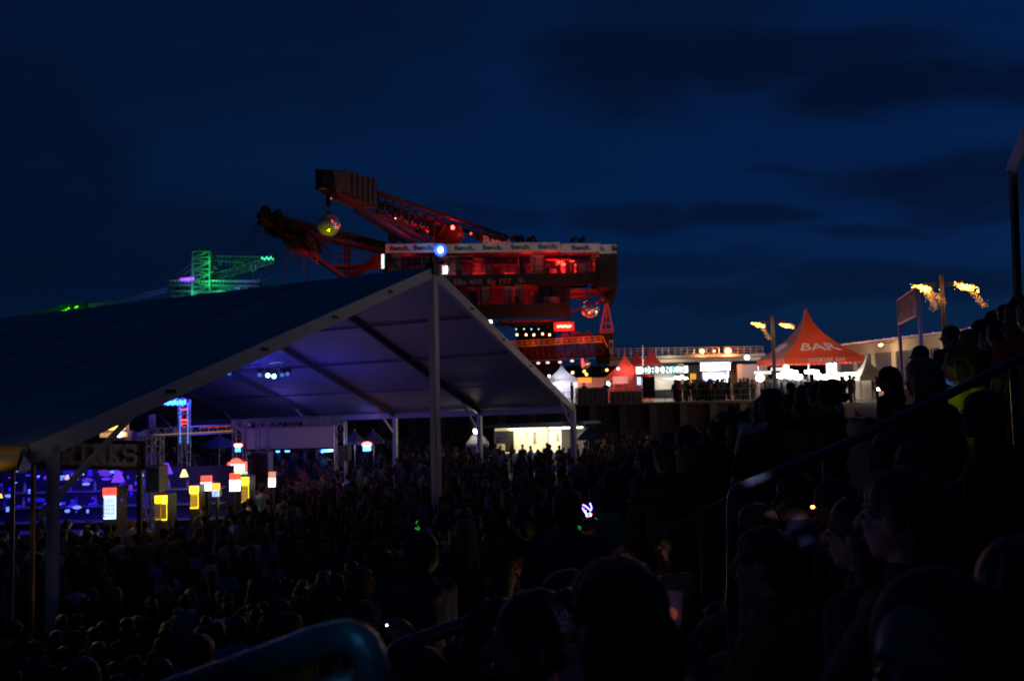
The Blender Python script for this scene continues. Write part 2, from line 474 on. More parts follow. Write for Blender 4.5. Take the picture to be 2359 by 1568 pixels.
# pole of a yellow canopy beside the left tent post
ys = thing('yellow_awning', 'yellow and sand striped awning stall beside the left tent post', 'awning', P(10, 1200, 13.0))
a0, a1, b0, b1 = P(-160, 1028, 13.0), P(50, 1030, 13.0), P(-160, 1086, 12.1), P(36, 1086, 12.1)
yel = mat('yellow_canvas', (.75, .42, .02), .7, var=.12); sand = mat('sand_canvas', (.42, .30, .16), .7, var=.12)
for k in range(3):
    f0, f1 = k / 3, (k + 1) / 3
    mb = MB(); mb.slab([a0.lerp(b0, f0), a1.lerp(b1, f0), a1.lerp(b1, f1), a0.lerp(b0, f1)], .02); mb.build('canvas_stripe', yel if k != 1 else sand, ys)
for u in (-150, 30):
    mb = MB(); q = P(u, 1086, 12.15); mb.tube(q, (q.x, q.y, 0), .03); mb.build('pole', alu, ys)
mb = MB(); q = P(77, 1070, 13.15); mb.box((q.x, q.y, q.z / 2), (.055, .06, q.z)); 
tag(mb.build('yellow_pole', yel), 'thin yellow painted pole standing against the left tent post', 'pole')
mb = MB(); q = P(55, 1046, 13.3); r0 = P(40, 1088, 12.6); r1 = P(78, 1075, 13.6); r2 = P(58, 1090, 14.2)
mb.add([q, r0, r1, r2], [(0, 1, 2), (0, 2, 3), (0, 3, 1), (1, 3, 2)]); sw = mb.build('corner_flap', white_pvc, ys)
# ================================================================== stage gear under the tent
blue_led = glow('blue_led', (.05, .25, 1), 6); red_led = glow('red_led', (1, .04, .03), 5); cyan_led = glow('cyan_led', (.1, .6, 1), 5)
violet = glow('violet_lit', (.12, .03, .9), 1.6, .4, 3)
def truss_tower(name, label, u, v0, v1, Y, w, group=None):
    top = P(u, v0, Y); gz = ground_z(top.x, Y)
    th = thing(name, label, 'truss', (top.x, Y, gz), group)
    mb = MB(); lattice(mb, (top.x, Y, gz + .1), top, w, max(6, int((top.z - gz) / w / 1.2)), .03, .014, up=(1, 0, 0)); mb.build('lattice', alu, th)
    mb = MB(); mb.box((top.x, Y, gz + .05), (w * 2.2, w * 2.2, .1)); mb.build('base_plate', steel_black, th)
    return th, top
# blue-lit tower with arm
tw, top = truss_tower('light_tower', 'tall truss tower glowing blue with a short arm at its top', 424, 920, 1100, 33.0, .36)
mb = MB(); lattice(mb, P(379, 926, 33), P(424, 924, 33), .26, 4, .026, .013); mb.build('arm', alu, tw)
mb = MB()
for k in range(9):
    q = P(381 + k * 5.6, 926 + (k % 2) * 2, 32.8); mb.box(q, (.05, .05, .19))
mb.build('blue_lamp_strip', blue_led, tw)
mb = MB()
for k in range(10):
    for u in (415, 433):
        q = P(u, 935 + k * 9.5, 32.8); mb.tube(q, q + Vector((0, 0, .13)), .018, n=5)
mb.build('blue_tube', glow('dim_blue_led', (.1, .3, 1), 1.6), tw)
mb = MB()
for v in (943, 966, 968, 975): mb.box(P(424, v, 32.75), (.22, .03, .03))
mb.build('red_light_bar', red_led, tw)
# ground support with screen
YS = 33.5
for (u, lab) in ((551, 'left rear leg of the screen truss, lit pale blue'), (605, 'truss leg standing left in front of the white screen'), (784, 'truss leg at the right edge of the white screen')):
    truss_tower('truss_leg', lab, u, 970, 1105, YS - (1.2 if u == 605 else 0), .42, 'vertical truss legs around the screen')
sc_ = thing('screen_truss', 'horizontal truss beam above the white projection screen', 'truss', P(665, 968, YS))
mb = MB(); lattice(mb, P(538, 978, YS), P(792, 967, YS), .38, 14, .03, .014); mb.build('lattice', alu, sc_)
for k in range(10):
    q = P(700 + k * 9, 962, YS - .3); mb = MB(); mb.tube(q, q + Vector((0, 0, -.28)), .05, .08, n=8)
    mb.build('spot_can', mat('spot_can', (.5, .5, .55), .3, .6), sc_)
hb = thing('lighting_truss', 'long thin truss beam running left from the screen to the hanging speaker', 'truss', P(430, 985, YS))
mb = MB(); lattice(mb, P(300, 999, YS - 1), P(540, 987, YS), .34, 12, .026, .013); mb.build('lattice', alu, hb)
mb = MB(); mb.bar(P(330, 1003, YS - 1.2), P(535, 992, YS - .3), .03, .03); mb.build('warm_light_strip', glow('warm_strip', (1, .5, .08), .45), hb)
mb = MB(); mb.bar(P(465, 985, YS - 1.2), P(530, 981, YS - .3), .03, .02); mb.build('red_light_strip', glow('redstrip', (1, .05, .02), .8), hb)
s0, s1, s2, s3 = P(560, 984, YS + .3), P(776, 977, YS + .3), P(776, 1032, YS + .3), P(560, 1037, YS + .3)
pscreen = thing('projection_screen', 'blank white projection screen stretched in the truss arch', 'screen', s3)
mb = MB(); mb.slab([s0, s3, s2, s1], .03); mb.build('screen_cloth', mat('screen_cloth', (.75, .72, .78), .8, var=.06, scale=1, trans=.2), pscreen)
mb = MB(); mb.bar(s3, s2, .08, .08); mb.bar(s0, s1, .08, .08); mb.build('batten', steel_black, pscreen)
# small stuff glowing below the screen's lower edge
for i, (u, v, c, w_) in enumerate([(600, 1038, cyan_led, 7), (640, 1038, blue_led, 6), (662, 1037, blue_led, 9), (743, 1039, blue_led, 5), (752, 1037, cyan_led, 10), (762, 1036, glow('ice', (.5, .8, 1), 4), 8)]):
    q = P(u, v, 40); mb = MB(); s = w_ / 1807 * 40; mb.box(q, (s, .2, .14)); mb.box(q + Vector((0, .02, .12)), (s * .6, .1, .1))
    tag(mb.build('stage_light', c), ['turquoise stage light far left below the screen edge', 'blue stage light left of middle below the screen edge', 'wider blue stage light below the middle of the screen', 'small blue stage light right below the screen', 'wide turquoise stage light right below the screen', 'pale ice blue stage light rightmost below the screen'][i], 'stage light', 'small stage lights glowing below the screen')
# portal legs on the left with speakers
for (u, lab) in ((342, 'leftmost truss leg right of the dark drinks sign'), (363, 'second truss leg right of the dark drinks sign')):
    truss_tower('portal_leg', lab, u, 1003, 1120, 24.5, .26, 'truss legs right of the drinks sign')
def speaker(label, u0, v0, u1, v1, Y, mt, stand=False):
    c = P((u0 + u1) / 2, (v0 + v1) / 2, Y); w_ = (u1 - u0) / FPX * Y; h_ = (v1 - v0) / FPX * Y
    th = thing('loudspeaker', label, 'loudspeaker', (c.x, c.y, c.z - h_ / 2))
    mb = MB(); mb.box(c, (w_, .6, h_)); mb.build('cabinet', mt, th)
    mb = MB(); mb.box(c + Vector((0, -.31, 0)), (w_ * .9, .02, h_ * .92)); gr = mb.build('grille', mat('speaker_grille', (.03, .032, .04), .7), th)
    for k in range(2):
        mb = MB(); mb.lathe((0, 0, 0), [(.0, 0), (w_ * .3, .0), (w_ * .33, .02), (w_ * .3, .03)]); mb.v = [(c.x + x, c.y - .33 - z, c.z + (k - .5) * h_ * .45 + y) for x, y, z in mb.v]; mb.build('cone', steel_black, th)
    return th
box_dark = mat('speaker_box', (.03, .03, .04), .5)
sp = speaker('black loudspeaker hanging under the tent roof above the thin truss', 306, 955, 351, 988, 31, box_dark)
mb = MB()
for u in (318, 342): mb.tube(P(u, 955, 31), P(u, 928, 31), .012, n=4)
mb.build('hanger_cable', steel_black, sp)
grey_panel = mat('grey_panel', (.13, .15, .18), .6)
speaker('grey speaker stack in front of the truss legs right of the drinks sign', 346, 1072, 377, 1130, 24, grey_panel)
speaker('grey speaker stack left in front of the white screen', 588, 1040, 624, 1110, 31, grey_panel)
speaker('dark speaker box at the right foot of the screen truss', 786, 1027, 806, 1060, 33, grey_panel)
# moving heads under the roof
mhb = thing('moving_head_bar', 'short truss with blue moving head lamps hanging high under the tent roof', 'lamp bar', P(620, 850, 36))
mb = MB(); lattice(mb, P(560, 850, 36), P(668, 840, 36), .32, 7, .03, .014); mb.build('lattice', alu, mhb)
mb = MB()
for (u, v) in ((600, 826), (642, 822)): mb.tube(P(u, v, 36), P(u, v + 22, 36), .012, n=4)
mb.build('hanger_cable', steel_black, mhb)
for (u, v, on) in ((600, 862, 0), (619, 863, 1), (633, 865, 1), (652, 862, 0), (664, 860, 0), (530, 858, 0)):
    q = P(u, v, 35.8); mb = MB(); mb.ell(q, (.14, .14, .17), 10, 7); mb.box(q + Vector((0, 0, .2)), (.26, .1, .16)); h_ = mb.build('moving_head', mat('head_housing', (.05, .05, .06), .4), mhb)
    mb = MB(); mb.ell(q + Vector((0, -.12, -.03)), (.1, .06, .1), 10, 6); mb.build('lens', glow('cyan_hot', (.25, .6, 1), 14) if on else glow('dim_lens', (.1, .3, .9), .5), h_)
# drinks sign
ds = thing('drinks_sign', 'dark board with dim brown slab letters reading DRINKS behind the left tent post', 'sign', P(222, 1080, 20))
d0, d1, d2, d3 = P(108, 1012, 20), P(332, 1016, 20), P(332, 1083, 20), P(108, 1078, 20)
mb = MB(); mb.slab([d0, d3, d2, d1], .12); mb.build('board', mat('dark_board', (.035, .025, .025), .8), ds)
mb = MB(); ex = (d2 - d3).normalized(); up_ = (d0 - d3).normalized()
slab_text(mb, 'DRINKS', d3 + ex * .02 + up_ * .13 + Vector((0, -.10, 0)), ex, up_, .52, (d2 - d3).length * .96, .06, 1.25)
mb.build('lettering', mat('brown_letters', (.42, .33, .30), .7), ds)
mb = MB(); slab_text(mb, 'DRINKS', d3 + ex * .055 + up_ * .10 + Vector((0, -.04, 0)), ex, up_, .52, (d2 - d3).length * .96, .04, 1.6)
mb.build('letter_shadow', mat('rust_letters', (.24, .11, .08), .7), ds)
for u in (118, 322):
    mb = MB(); q = P(u, 1080, 20.1); mb.box((q.x, q.y, q.z / 2), (.1, .1, q.z)); mb.build('post', steel_black, ds)
# bar under the sign
bar = thing('blue_lit_bar', 'long bar counter glowing violet blue under the dark drinks sign', 'bar', (-14.5, 24, 0))
mb = MB(); mb.box((-15, 24.0, .55), (9.5, .7, 1.1)); mb.build('counter', mat('bar_counter', (.06, .06, .10), .5), bar)
mb = MB(); mb.box((-15.2, 27, 1.35), (11.2, .12, 2.7)); mb.build('back_wall', mat('bar_back', (.07, .07, .16), .7, var=.9, scale=1.5), bar)
mb = MB(); mb.box((-15.2, 26.6, 1.5), (10.8, .4, .05)); mb.box((-15.2, 26.6, 2.0), (10.8, .4, .05)); mb.box((-15.2, 26.6, 1.0), (10.8, .4, .05)); shf = mb.build('shelf', mat('shelf_w', (.4, .4, .5), .5), bar)
bc = [mat('bottle_a', (.3, .3, .8), .2), mat('bottle_b', (.7, .7, .9), .2), mat('bottle_c', (.4, .2, .6), .2)]
for k in range(24):
    x = -19.8 + (k % 12) * .8 + rr.random() * .3; z = 1.53 + .5 * (k // 12)
    mb = MB(); mb.lathe((x, 26.55, z), [(.0, 0), (.05, 0), (.05, .18), (.018, .24), (.018, .32), (0, .32)], 8); o = mb.build('bottle', bc[k % 3])
    tag(o, 'violet lit bottle standing on the shelves behind the violet bar', 'bottle', 'bottles on the shelves behind the bar')
glowm = [glow('vb%d' % i, c_, e_) for i, (c_, e_) in enumerate((((.07, .03, 1), .7), ((.03, .02, 1), .35), ((.2, .05, 1), .5), ((.2, .35, 1), 1.0)))]
for k in range(70):  # glowing shapes stand in for the bar's violet-lit clutter
    u = -20 + 350 * rr.random(); v = 1085 + 95 * rr.random() ** 1.4; Y_ = 22.6 + 3.4 * rr.random(); q = P(u, v, Y_); s_ = .025 + .055 * rr.random()
    mb = MB()
    if k % 3: mb.ell(q, (s_ * (1 + rr.random() * 2), s_, s_ * .8), 8, 5)
    else: mb.box(q, (s_ * 1.4, s_, s_ * 2.5), rz=rr.random())
    tag(mb.build('bar_glow', glowm[rr.randrange(4)]), 'small violet blue glow standing in for lit clutter under the drinks sign', 'bar glow', 'violet blue glows scattered over the bar')
def cone_lamp(label, u, v, Y, s, mt, lit=None, group='cone lamps above the violet bar'):
    q = P(u, v, Y); r = s / FPX * Y
    th = thing('pendant_lamp', label, 'lamp', (q.x, q.y, q.z - r), group)
    mb = MB(); mb.lathe(q, [(r * .25, r), (r * .35, r * .9), (r, -r * .8), (r * .95, -r * .8), (r * .3, r * .8)], 14); mb.build('shade', mt, th)
    mb = MB(); mb.ell(q + Vector((0, 0, -r * .4)), r * .3, 8, 6); mb.build('bulb', glow('bulb_' + mt.name, lit or (1, 1, 1), 6), th)
    mb = MB(); mb.tube(q + Vector((0, 0, r)), q + Vector((0, 0, r + .9)), .012, n=4); mb.build('cord', steel_black, th)
wsh = glow('white_shade', (.45, .7, .95), .9); psh = glow('purple_shade', (.2, .05, 1), 1.0); wsh2 = glow('pink_shade', (.8, .6, .9), .9)
cone_lamp('pale blue cone lamp above the bar, second from the left', 185, 1087, 22, 8, wsh)
cone_lamp('small pale blue cone lamp below the largest pale one', 174, 1100, 22.3, 6, wsh)
cone_lamp('small pinkish cone lamp leftmost above the bar', 155, 1099, 22.6, 6, wsh2)
cone_lamp('white cone lamp at the right end of the bar under the sign', 323, 1090, 22, 8, wsh, (1, 1, 1))
cone_lamp('large purple drum lamp under the middle of the sign', 272, 1098, 22, 14, psh, (.3, .1, 1))
cone_lamp('tall purple drum lamp right of the grey speaker stack', 383, 1080, 25, 14, psh, (.3, .1, 1))
cone_lamp('yellow and red lit cone lamp right of the blue tower', 424, 1090, 26, 9, glow('yel_shade', (1, .8, .25), 2.2), (1, .9, .5))
cone_lamp('orange cone lamp left of the yellow awning pole', 1, 1142, 20, 5, glow('or_shade', (1, .35, .05), 3), (1, .5, .1))
# orange lit booth up behind the sign
ob = thing('orange_booth', 'small white booth with warm orange lights above the dark drinks sign', 'booth', P(262, 1004, 36))
mb = MB(); mb.box(P(268, 1000, 36) + Vector((0, .9, -.1)), (1.5, .9, .5)); mb.build('counter', mat('booth_c', (.5, .45, .4), .6), ob)
mb = MB(); q = P(270, 992, 36); mb.add([q + Vector((-.55, -.4, -.15)), q + Vector((.55, -.4, -.15)), q + Vector((.55, .5, -.15)), q + Vector((-.55, .5, -.15)), q + Vector((-.3, 0, .35)), q + Vector((.3, 0, .35))], [(0, 1, 5, 4), (1, 2, 5), (2, 3, 4, 5), (3, 0, 4), (0, 3, 2, 1)]); mb.build('roof', white_pvc, ob)
mb = MB(); mb.box(P(268, 985, 35.4), (.75, .1, .18)); mb.build('lit_sign', glow('orange_sign', (1, .45, .05), 3.5), ob)
mb = MB(); mb.box(P(262, 1001, 35.4), (1.2, .1, .2)); mb.build('lit_counter_edge', glow('orange_dim', (.9, .5, .2), .6), ob)
mb = MB(); mb.ell(P(275, 999, 35.2), .16, 8, 6); mb.build('bulb', glow('warm_bulb', (1, .8, .55), 5), ob)
mb = MB(); q = P(296, 990, 36); mb.box(q, (.28, .1, .9)); tag(mb.build('banner', mat('ban_w', (.6, .6, .7), .6)), 'narrow pale upright banner right of the orange booth', 'banner')
# ================================================================== lit drink coolers and light boxes below the screen
yl = glow('yellow_lit', (1, .62, .01), 2.2, .9, 9); yl2 = glow('yellow_lamp', (1, .6, .03), 3); wl = glow('white_lit', (.9, .95, 1), 3.0, .25, 8)
bl_w = glow('bluewhite_lit', (.45, .65, 1), 3.2, .3, 5); red_lit = glow('red_lit', (1, .06, .03), 2.2, .8, 14)
housing = mat('cooler_housing', (.018, .018, .02), .5)
def px_box(mb, u0, v0, u1, v1, Y, d=.1):
    a, b = P(u0, v1, Y), P(u1, v0, Y)
    return mb.box(((a.x + b.x) / 2, Y, (a.z + b.z) / 2), (b.x - a.x, d, abs(b.z - a.z)))
def cooler(label, u0, v0, u1, v1, Y, front, header, group='lit drink coolers in the crowd', lamp_e=0, col=(1, 1, 1)):
    a, b = P(u0, v1, Y), P(u1, v0, Y); w_ = b.x - a.x; gz = 0; hgt = max(b.z, 1.2); x = (a.x + b.x) / 2
    th = thing('drinks_cooler', label, 'cooler', (x, Y, 0), group)
    mb = MB(); mb.box((x, Y + .35, hgt / 2), (w_, .6, hgt)); mb.build('housing', housing, th)
    hh = min(.24, hgt * .12)
    zb = max(.3, min(a.z - .15, hgt - .7)); mb = MB(); mb.box((x, Y + .03, (hgt - hh + zb) / 2), (w_ * .88, .04, hgt - hh - zb)); dr = mb.build('glass_door', front, th)
    mb = MB()
    for k in range(5):
        z = zb + .05 + (hgt - hh - zb - .1) * k / 5
        mb.box((x, Y, z), (w_ * .86, .02, .012))
        for j in range(6):
            mb.lathe((x - w_ * .36 + j * w_ * .145, Y - .01, z + .01), [(0, 0), (.017, 0), (.017, .08), (.006, .11), (0, .11)], 6)
    mb.build('shelves_with_bottles', mat('bottle_rows', (.5, .35, .25), .4), dr)
    mb = MB(); mb.box((x, Y + .02, hgt - hh / 2), (w_ * .96, .06, hh * .9)); mb.build('header_panel', header, th)
    if lamp_e:
        lamp((x, Y - .8, hgt * .8), lamp_e * .6, col, .4)
    return th
cooler('tall glowing white drinks cooler under the purple drum lamp', 236, 1122, 267, 1183, 22.5, bl_w, red_lit, lamp_e=14, col=(.5, .6, 1))
cooler('glowing yellow cooler standing nearest, in front of the grey speaker stack', 371, 1140, 384, 1185, 22.2, yl, yl2, lamp_e=16, col=(1, .7, .1))
cooler('dim half of a yellow cooler, left of the brightest yellow one', 356, 1140, 370, 1172, 22.6, glow('yellow_dim', (.8, .5, .02), .55, .6, 8), yl)
cooler('glowing yellow cooler with a white lamp sign, between the grey stack and red sign', 436, 1118, 457, 1160, 24.5, yl, yl2, lamp_e=10, col=(1, .8, .3))
cooler('tall yellow glowing cooler directly below the red and green sign', 555, 1098, 573, 1148, 26, yl, yl2, lamp_e=12, col=(1, .8, .2))
def lightbox(label, u0, v0, u1, v1, Y, fm, top=None, pole=True):
    a, b = P(u0, v1, Y), P(u1, v0, Y); x = (a.x + b.x) / 2
    th = thing('light_box', label, 'light box', (x, Y, 0))
    mb = MB(); mb.box((x, Y + .12, (a.z + b.z) / 2), (b.x - a.x, .16, b.z - a.z)); mb.build('casing', housing, th)
    mb = MB(); mb.box((x, Y + .02, (a.z + b.z) / 2), ((b.x - a.x) * .95, .04, (b.z - a.z) * .93)); fp = mb.build('lit_face', fm, th)
    mb = MB()
    for k in range(3):
        mb.box((x, Y - .005, a.z + (b.z - a.z) * (.25 + .22 * k)), ((b.x - a.x) * (.6 - .1 * k), .01, (b.z - a.z) * .06))
    mb.build('printed_lines', mat('printed_dark', (.2, .05, .05), .6), fp)
    if top:
        mb = MB(); mb.box((x, Y + .05, b.z + .1), ((b.x - a.x) * .9, .12, .2)); mb.build('lit_header', top, th)
    if pole:
        mb = MB(); mb.box((x, Y + .14, a.z / 2), (.08, .08, a.z)); mb.build('pole', steel_black, th)
    return th
lightbox('white light box with red header between two yellow coolers', 461, 1110, 487, 1131, 25, wl, glow('red_dim', (.9, .12, .08), 1.2))
lightbox('small pale blue light box with orange disc right of the white one', 488, 1128, 505, 1144, 24.5, glow('pale_blue_lit', (.4, .6, .9), 1.3, .3), glow('orange_disc', (1, .35, .05), 2.2))
lightbox('bright white light box with red header directly below the green strip', 528, 1104, 553, 1132, 26, wl, red_lit)
lightbox('white light box with dim orange header right of the red sign', 618, 1100, 634, 1122, 27, wl, glow('or_dim', (.9, .35, .2), .9))
rs = thing('red_light_sign', 'domed red and white illuminated sign with a green glowing strip below', 'sign', P(546, 1092, 27.5))
mb = MB(); px_box(mb, 527, 1064, 566, 1087, 27.5, .25); mb.ell(P(544, 1066, 27.5), (.22, .12, .16), 12, 8); mb.build('red_face', glow('red_face', (1, .05, .03), 5), rs)
mb = MB(); px_box(mb, 531, 1069, 562, 1084, 27.34, .05); mb.build('white_centre', glow('white_centre', (1, .75, .7), 9, .5, 20), rs)
mb = MB(); px_box(mb, 525, 1088, 568, 1091.5, 27.3, .2); mb.build('green_strip', glow('green_strip', (.02, 1, .15), 6), rs)
mb = MB(); px_box(mb, 511, 1085, 526, 1091, 27.3, .15); mb.build('blue_strip', glow('blue_strip2', (.08, .1, 1), 2), rs)
mb = MB(); q = P(546, 1090, 27.6); mb.box((q.x, q.y + .1, q.z / 2), (.12, .1, q.z)); mb.build('pole', steel_black, rs)
kl = thing('lit_kiosk_umbrella', 'small kiosk glowing red above and blue below between screen and centre post', 'kiosk', P(845, 1040, 40))
mb = MB(); px_box(mb, 838, 1025, 853, 1038, 40, .4); mb.build('lit_body', glow('blue_body', (.12, .3, 1), 4.5, .3, 6), kl)
mb = MB(); q = P(845, 1022, 40); mb.lathe(q, [(.26, -.08), (.24, .04), (.1, .1), (.0, .12)], 14); mb.build('lit_roof', glow('red_roof', (1, .2, .15), 4), kl)
mb = MB(); mb.tube((q.x, q.y, 0), (q.x, q.y, q.z - .3), .06); mb.build('post', steel_black, kl)
lp = P(545, 1030, 33)
rl = MB(); rl.ell(P(545, 1025, 32.6), (.12, .08, .07), 10, 6); rl.ell(P(553, 1025, 32.6), (.1, .08, .07), 10, 6)
o = tag(rl.build('red_spot_lamps', glow('red_white', (1, .25, .2), 6)), 'pair of small red white lamps on the left screen truss leg', 'lamp')
mb = MB(); mb.box(P(548, 1034, 32.6), (.2, .08, .22)); mb.build('blue_lamp', blue_led, o)
# parasols
def parasol(label, u0, u1, vt, ve, Y, mt, group='square dark parasols at the back of the crowd', n=8):
    c = P((u0 + u1) / 2, ve, Y); r = (u1 - u0) / 2 / FPX * Y; zt = P((u0 + u1) / 2, vt, Y).z; gz = ground_z(c.x, Y)
    th = thing('parasol', label, 'parasol', (c.x, Y, gz), group)
    mb = MB(); vs = [(c.x, Y, zt)]
    for j in range(n):
        q = 2 * PI * (j + .5) / n; vs.append((c.x + r * 1.05 * math.cos(q), Y + r * 1.05 * math.sin(q), c.z))
    fs = [(0, 1 + j, 1 + (j + 1) % n) for j in range(n)]
    mb.add(vs, fs)
    k = len(mb.v); mb.v += [(x, y, z - .16) for x, y, z in vs[1:]]
    mb.f += [(1 + j, k + j, k + (j + 1) % n, 1 + (j + 1) % n) for j in range(n)]
    mb.build('canopy', mt, th)
    mb = MB(); mb.tube((c.x, Y, gz), (c.x, Y, zt + .05), .03); mb.build('pole', alu, th)
    mb = MB()
    for j in range(n):
        q = 2 * PI * (j + .5) / n; mb.tube((c.x, Y, zt - .04), (c.x + r * 1.02 * math.cos(q), Y + r * 1.02 * math.sin(q), c.z - .01), .012, n=4)
    mb.build('ribs', steel_black, th)
    return th
navy = mat('navy_cloth', (.09, .13, .22), .8); greyc = mat('grey_cloth', (.22, .24, .28), .8)
parasol('grey parasol beside the white lamp left of the cream stall', 1066, 1134, 985, 1020, 43, greyc, n=4)
parasol('blue grey parasol at the right end of the cream lit stall', 1320, 1390, 984, 1005, 44, navy, n=4)
parasol('dark parasol left of the small red and blue kiosk', 792, 842, 991, 1016, 41, navy)
parasol('dark parasol right of the small red and blue kiosk', 836, 884, 990, 1014, 42, navy)
parasol('faint blue parasol behind the thin truss left of the screen', 470, 540, 1002, 1022, 40, navy)
# lamp on mast at the cream stall
def flood(label, u, v, Y, col, e, r=.12, es=20, mast=True, cat='lamp', name='flood_lamp', group=None):
    q = P(u, v, Y); gz = ground_z(q.x, Y)
    th = thing(name, label, cat, (q.x, Y, gz) if mast else q, group)
    mb = MB(); mb.ell(q, (r, r * .7, r), 10, 7); mb.build('bulb', glow('flood_%s_%d' % ('_'.join('%d' % (c * 100) for c in col), es), col, es), th)
    mb = MB(); mb.box(q + Vector((0, r * .9, r * .3)), (r * 2.6, r * .8, r * 2.4)); mb.build('housing', steel_black, th)
    if mast:
        mb = MB(); mb.tube((q.x, Y + r * 1.2, gz), q + Vector((0, r * 1.2, 0)), .035); mb.build('mast', alu, th)
    if e:
        lamp(q + Vector((0, -r * 1.6, -.03)), e, col, r)
    return th
flood('bright white lamp above the grey parasol left of the cream stall', 1096, 993, 42.5, (1, .82, .65), 14, .13, 22)
# cream lit stall
YSt = 48.0
cs = thing('cream_stall', 'long low food stall with a brightly lit cream interior at the foot of the wall', 'stall', (P(1240, 1030, YSt).x, YSt, 0))
cream = mat('cream_panel', (.72, .66, .50), .7, var=.15, scale=1.2); cream2 = mat('cream_panel_pale', (.75, .70, .62), .7, var=.1, scale=1.2)
a, b = P(1140, 992, YSt), P(1345, 985, YSt); zt = 2.55
mb = MB(); mb.box(((a.x + b.x) / 2, YSt + 2.4, 1.3), (b.x - a.x, .08, 2.6)); mb.build('back_wall', cream, cs)
for i, x in enumerate((a.x, P(1262, 990, YSt).x, b.x)):
    mb = MB(); mb.box((x, YSt + 1.2, 1.3), (.08, 2.3, 2.6)); mb.build('side_wall', cream2, cs)
mb = MB(); mb.box(((a.x + b.x) / 2, YSt + 1.2, 2.66), (b.x - a.x + .2, 2.8, .1)); mb.build('roof', navy, cs)
mb = MB(); mb.bar((a.x - 1.6, YSt - .25, 2.72), (b.x + 1.0, YSt - .25, 2.86), .1, .18); mb.build('fascia', navy, cs)
mb = MB(); mb.box(((a.x + b.x) / 2, YSt + .2, .55), (b.x - a.x, .5, 1.1)); mb.build('counter', cream2, cs)
mb = MB(); mb.box((P(1173, 1000, YSt).x, YSt + 1.5, 1.2), (.55, .5, 2.3)); mb.build('cupboard', steel_black, cs)
mb = MB(); px_box(mb, 1140, 992, 1166, 1022, YSt - .02, .05); fpn = mb.build('front_panel', cream2, cs)
mb = MB(); px_box(mb, 1262, 988, 1345, 992, YSt - .3, .3); mb.build('awning_edge', white_pvc, cs)
mb = MB(); px_box(mb, 1142, 1008, 1157, 1011, YSt - .07, .02); px_box(mb, 1144, 1014, 1150, 1020, YSt - .07, .02); mb.build('panel_print', mat('print_red', (.45, .1, .1), .6), fpn)
for (u0, u1, v0, v1) in ((1228, 1236, 994, 1022), (1282, 1290, 996, 1018), (1212, 1216, 996, 1006)):
    mb = MB(); px_box(mb, u0, v0, u1, v1, YSt + 2.3, .02); mb.build('menu_board', mat('menu_grey', (.3, .28, .25), .7), cs)
    mb2 = MB()
    for k in range(7):
        px_box(mb2, u0 + 1, v0 + 2 + k * 3.6, u1 - 1 - (k % 3), v0 + 3.4 + k * 3.6, YSt + 2.27, .02) if v0 + 5 + k * 3.6 < v1 else None
    if mb2.v: mb2.build('menu_lines', steel_black, cs)
for (u, e) in ((1195, 90), (1235, 130), (1290, 150), (1325, 90)):
    q = P(u, 994, YSt); q.y += 1.1; q.z = 2.45
    mb = MB(); mb.box(q, (1.2, .08, .06)); mb.build('tube_lamp', glow('cream_tube', (1, .88, .6), 9), cs)
    lamp(q - Vector((0, 0, .15)), e, (1, .86, .58), .3)
mb = MB(); mb.box((P(1340, 1010, YSt).x - .5, YSt - .02, 1.7), (1.5, .04, 1.6)); mb.build('lit_end_panel', cream2, cs)
flood('pale floodlight on a bracket above the right end of the cream stall', 1324, 984, 46.5, (1, .9, .65), 40, .1, 5, mast=True)
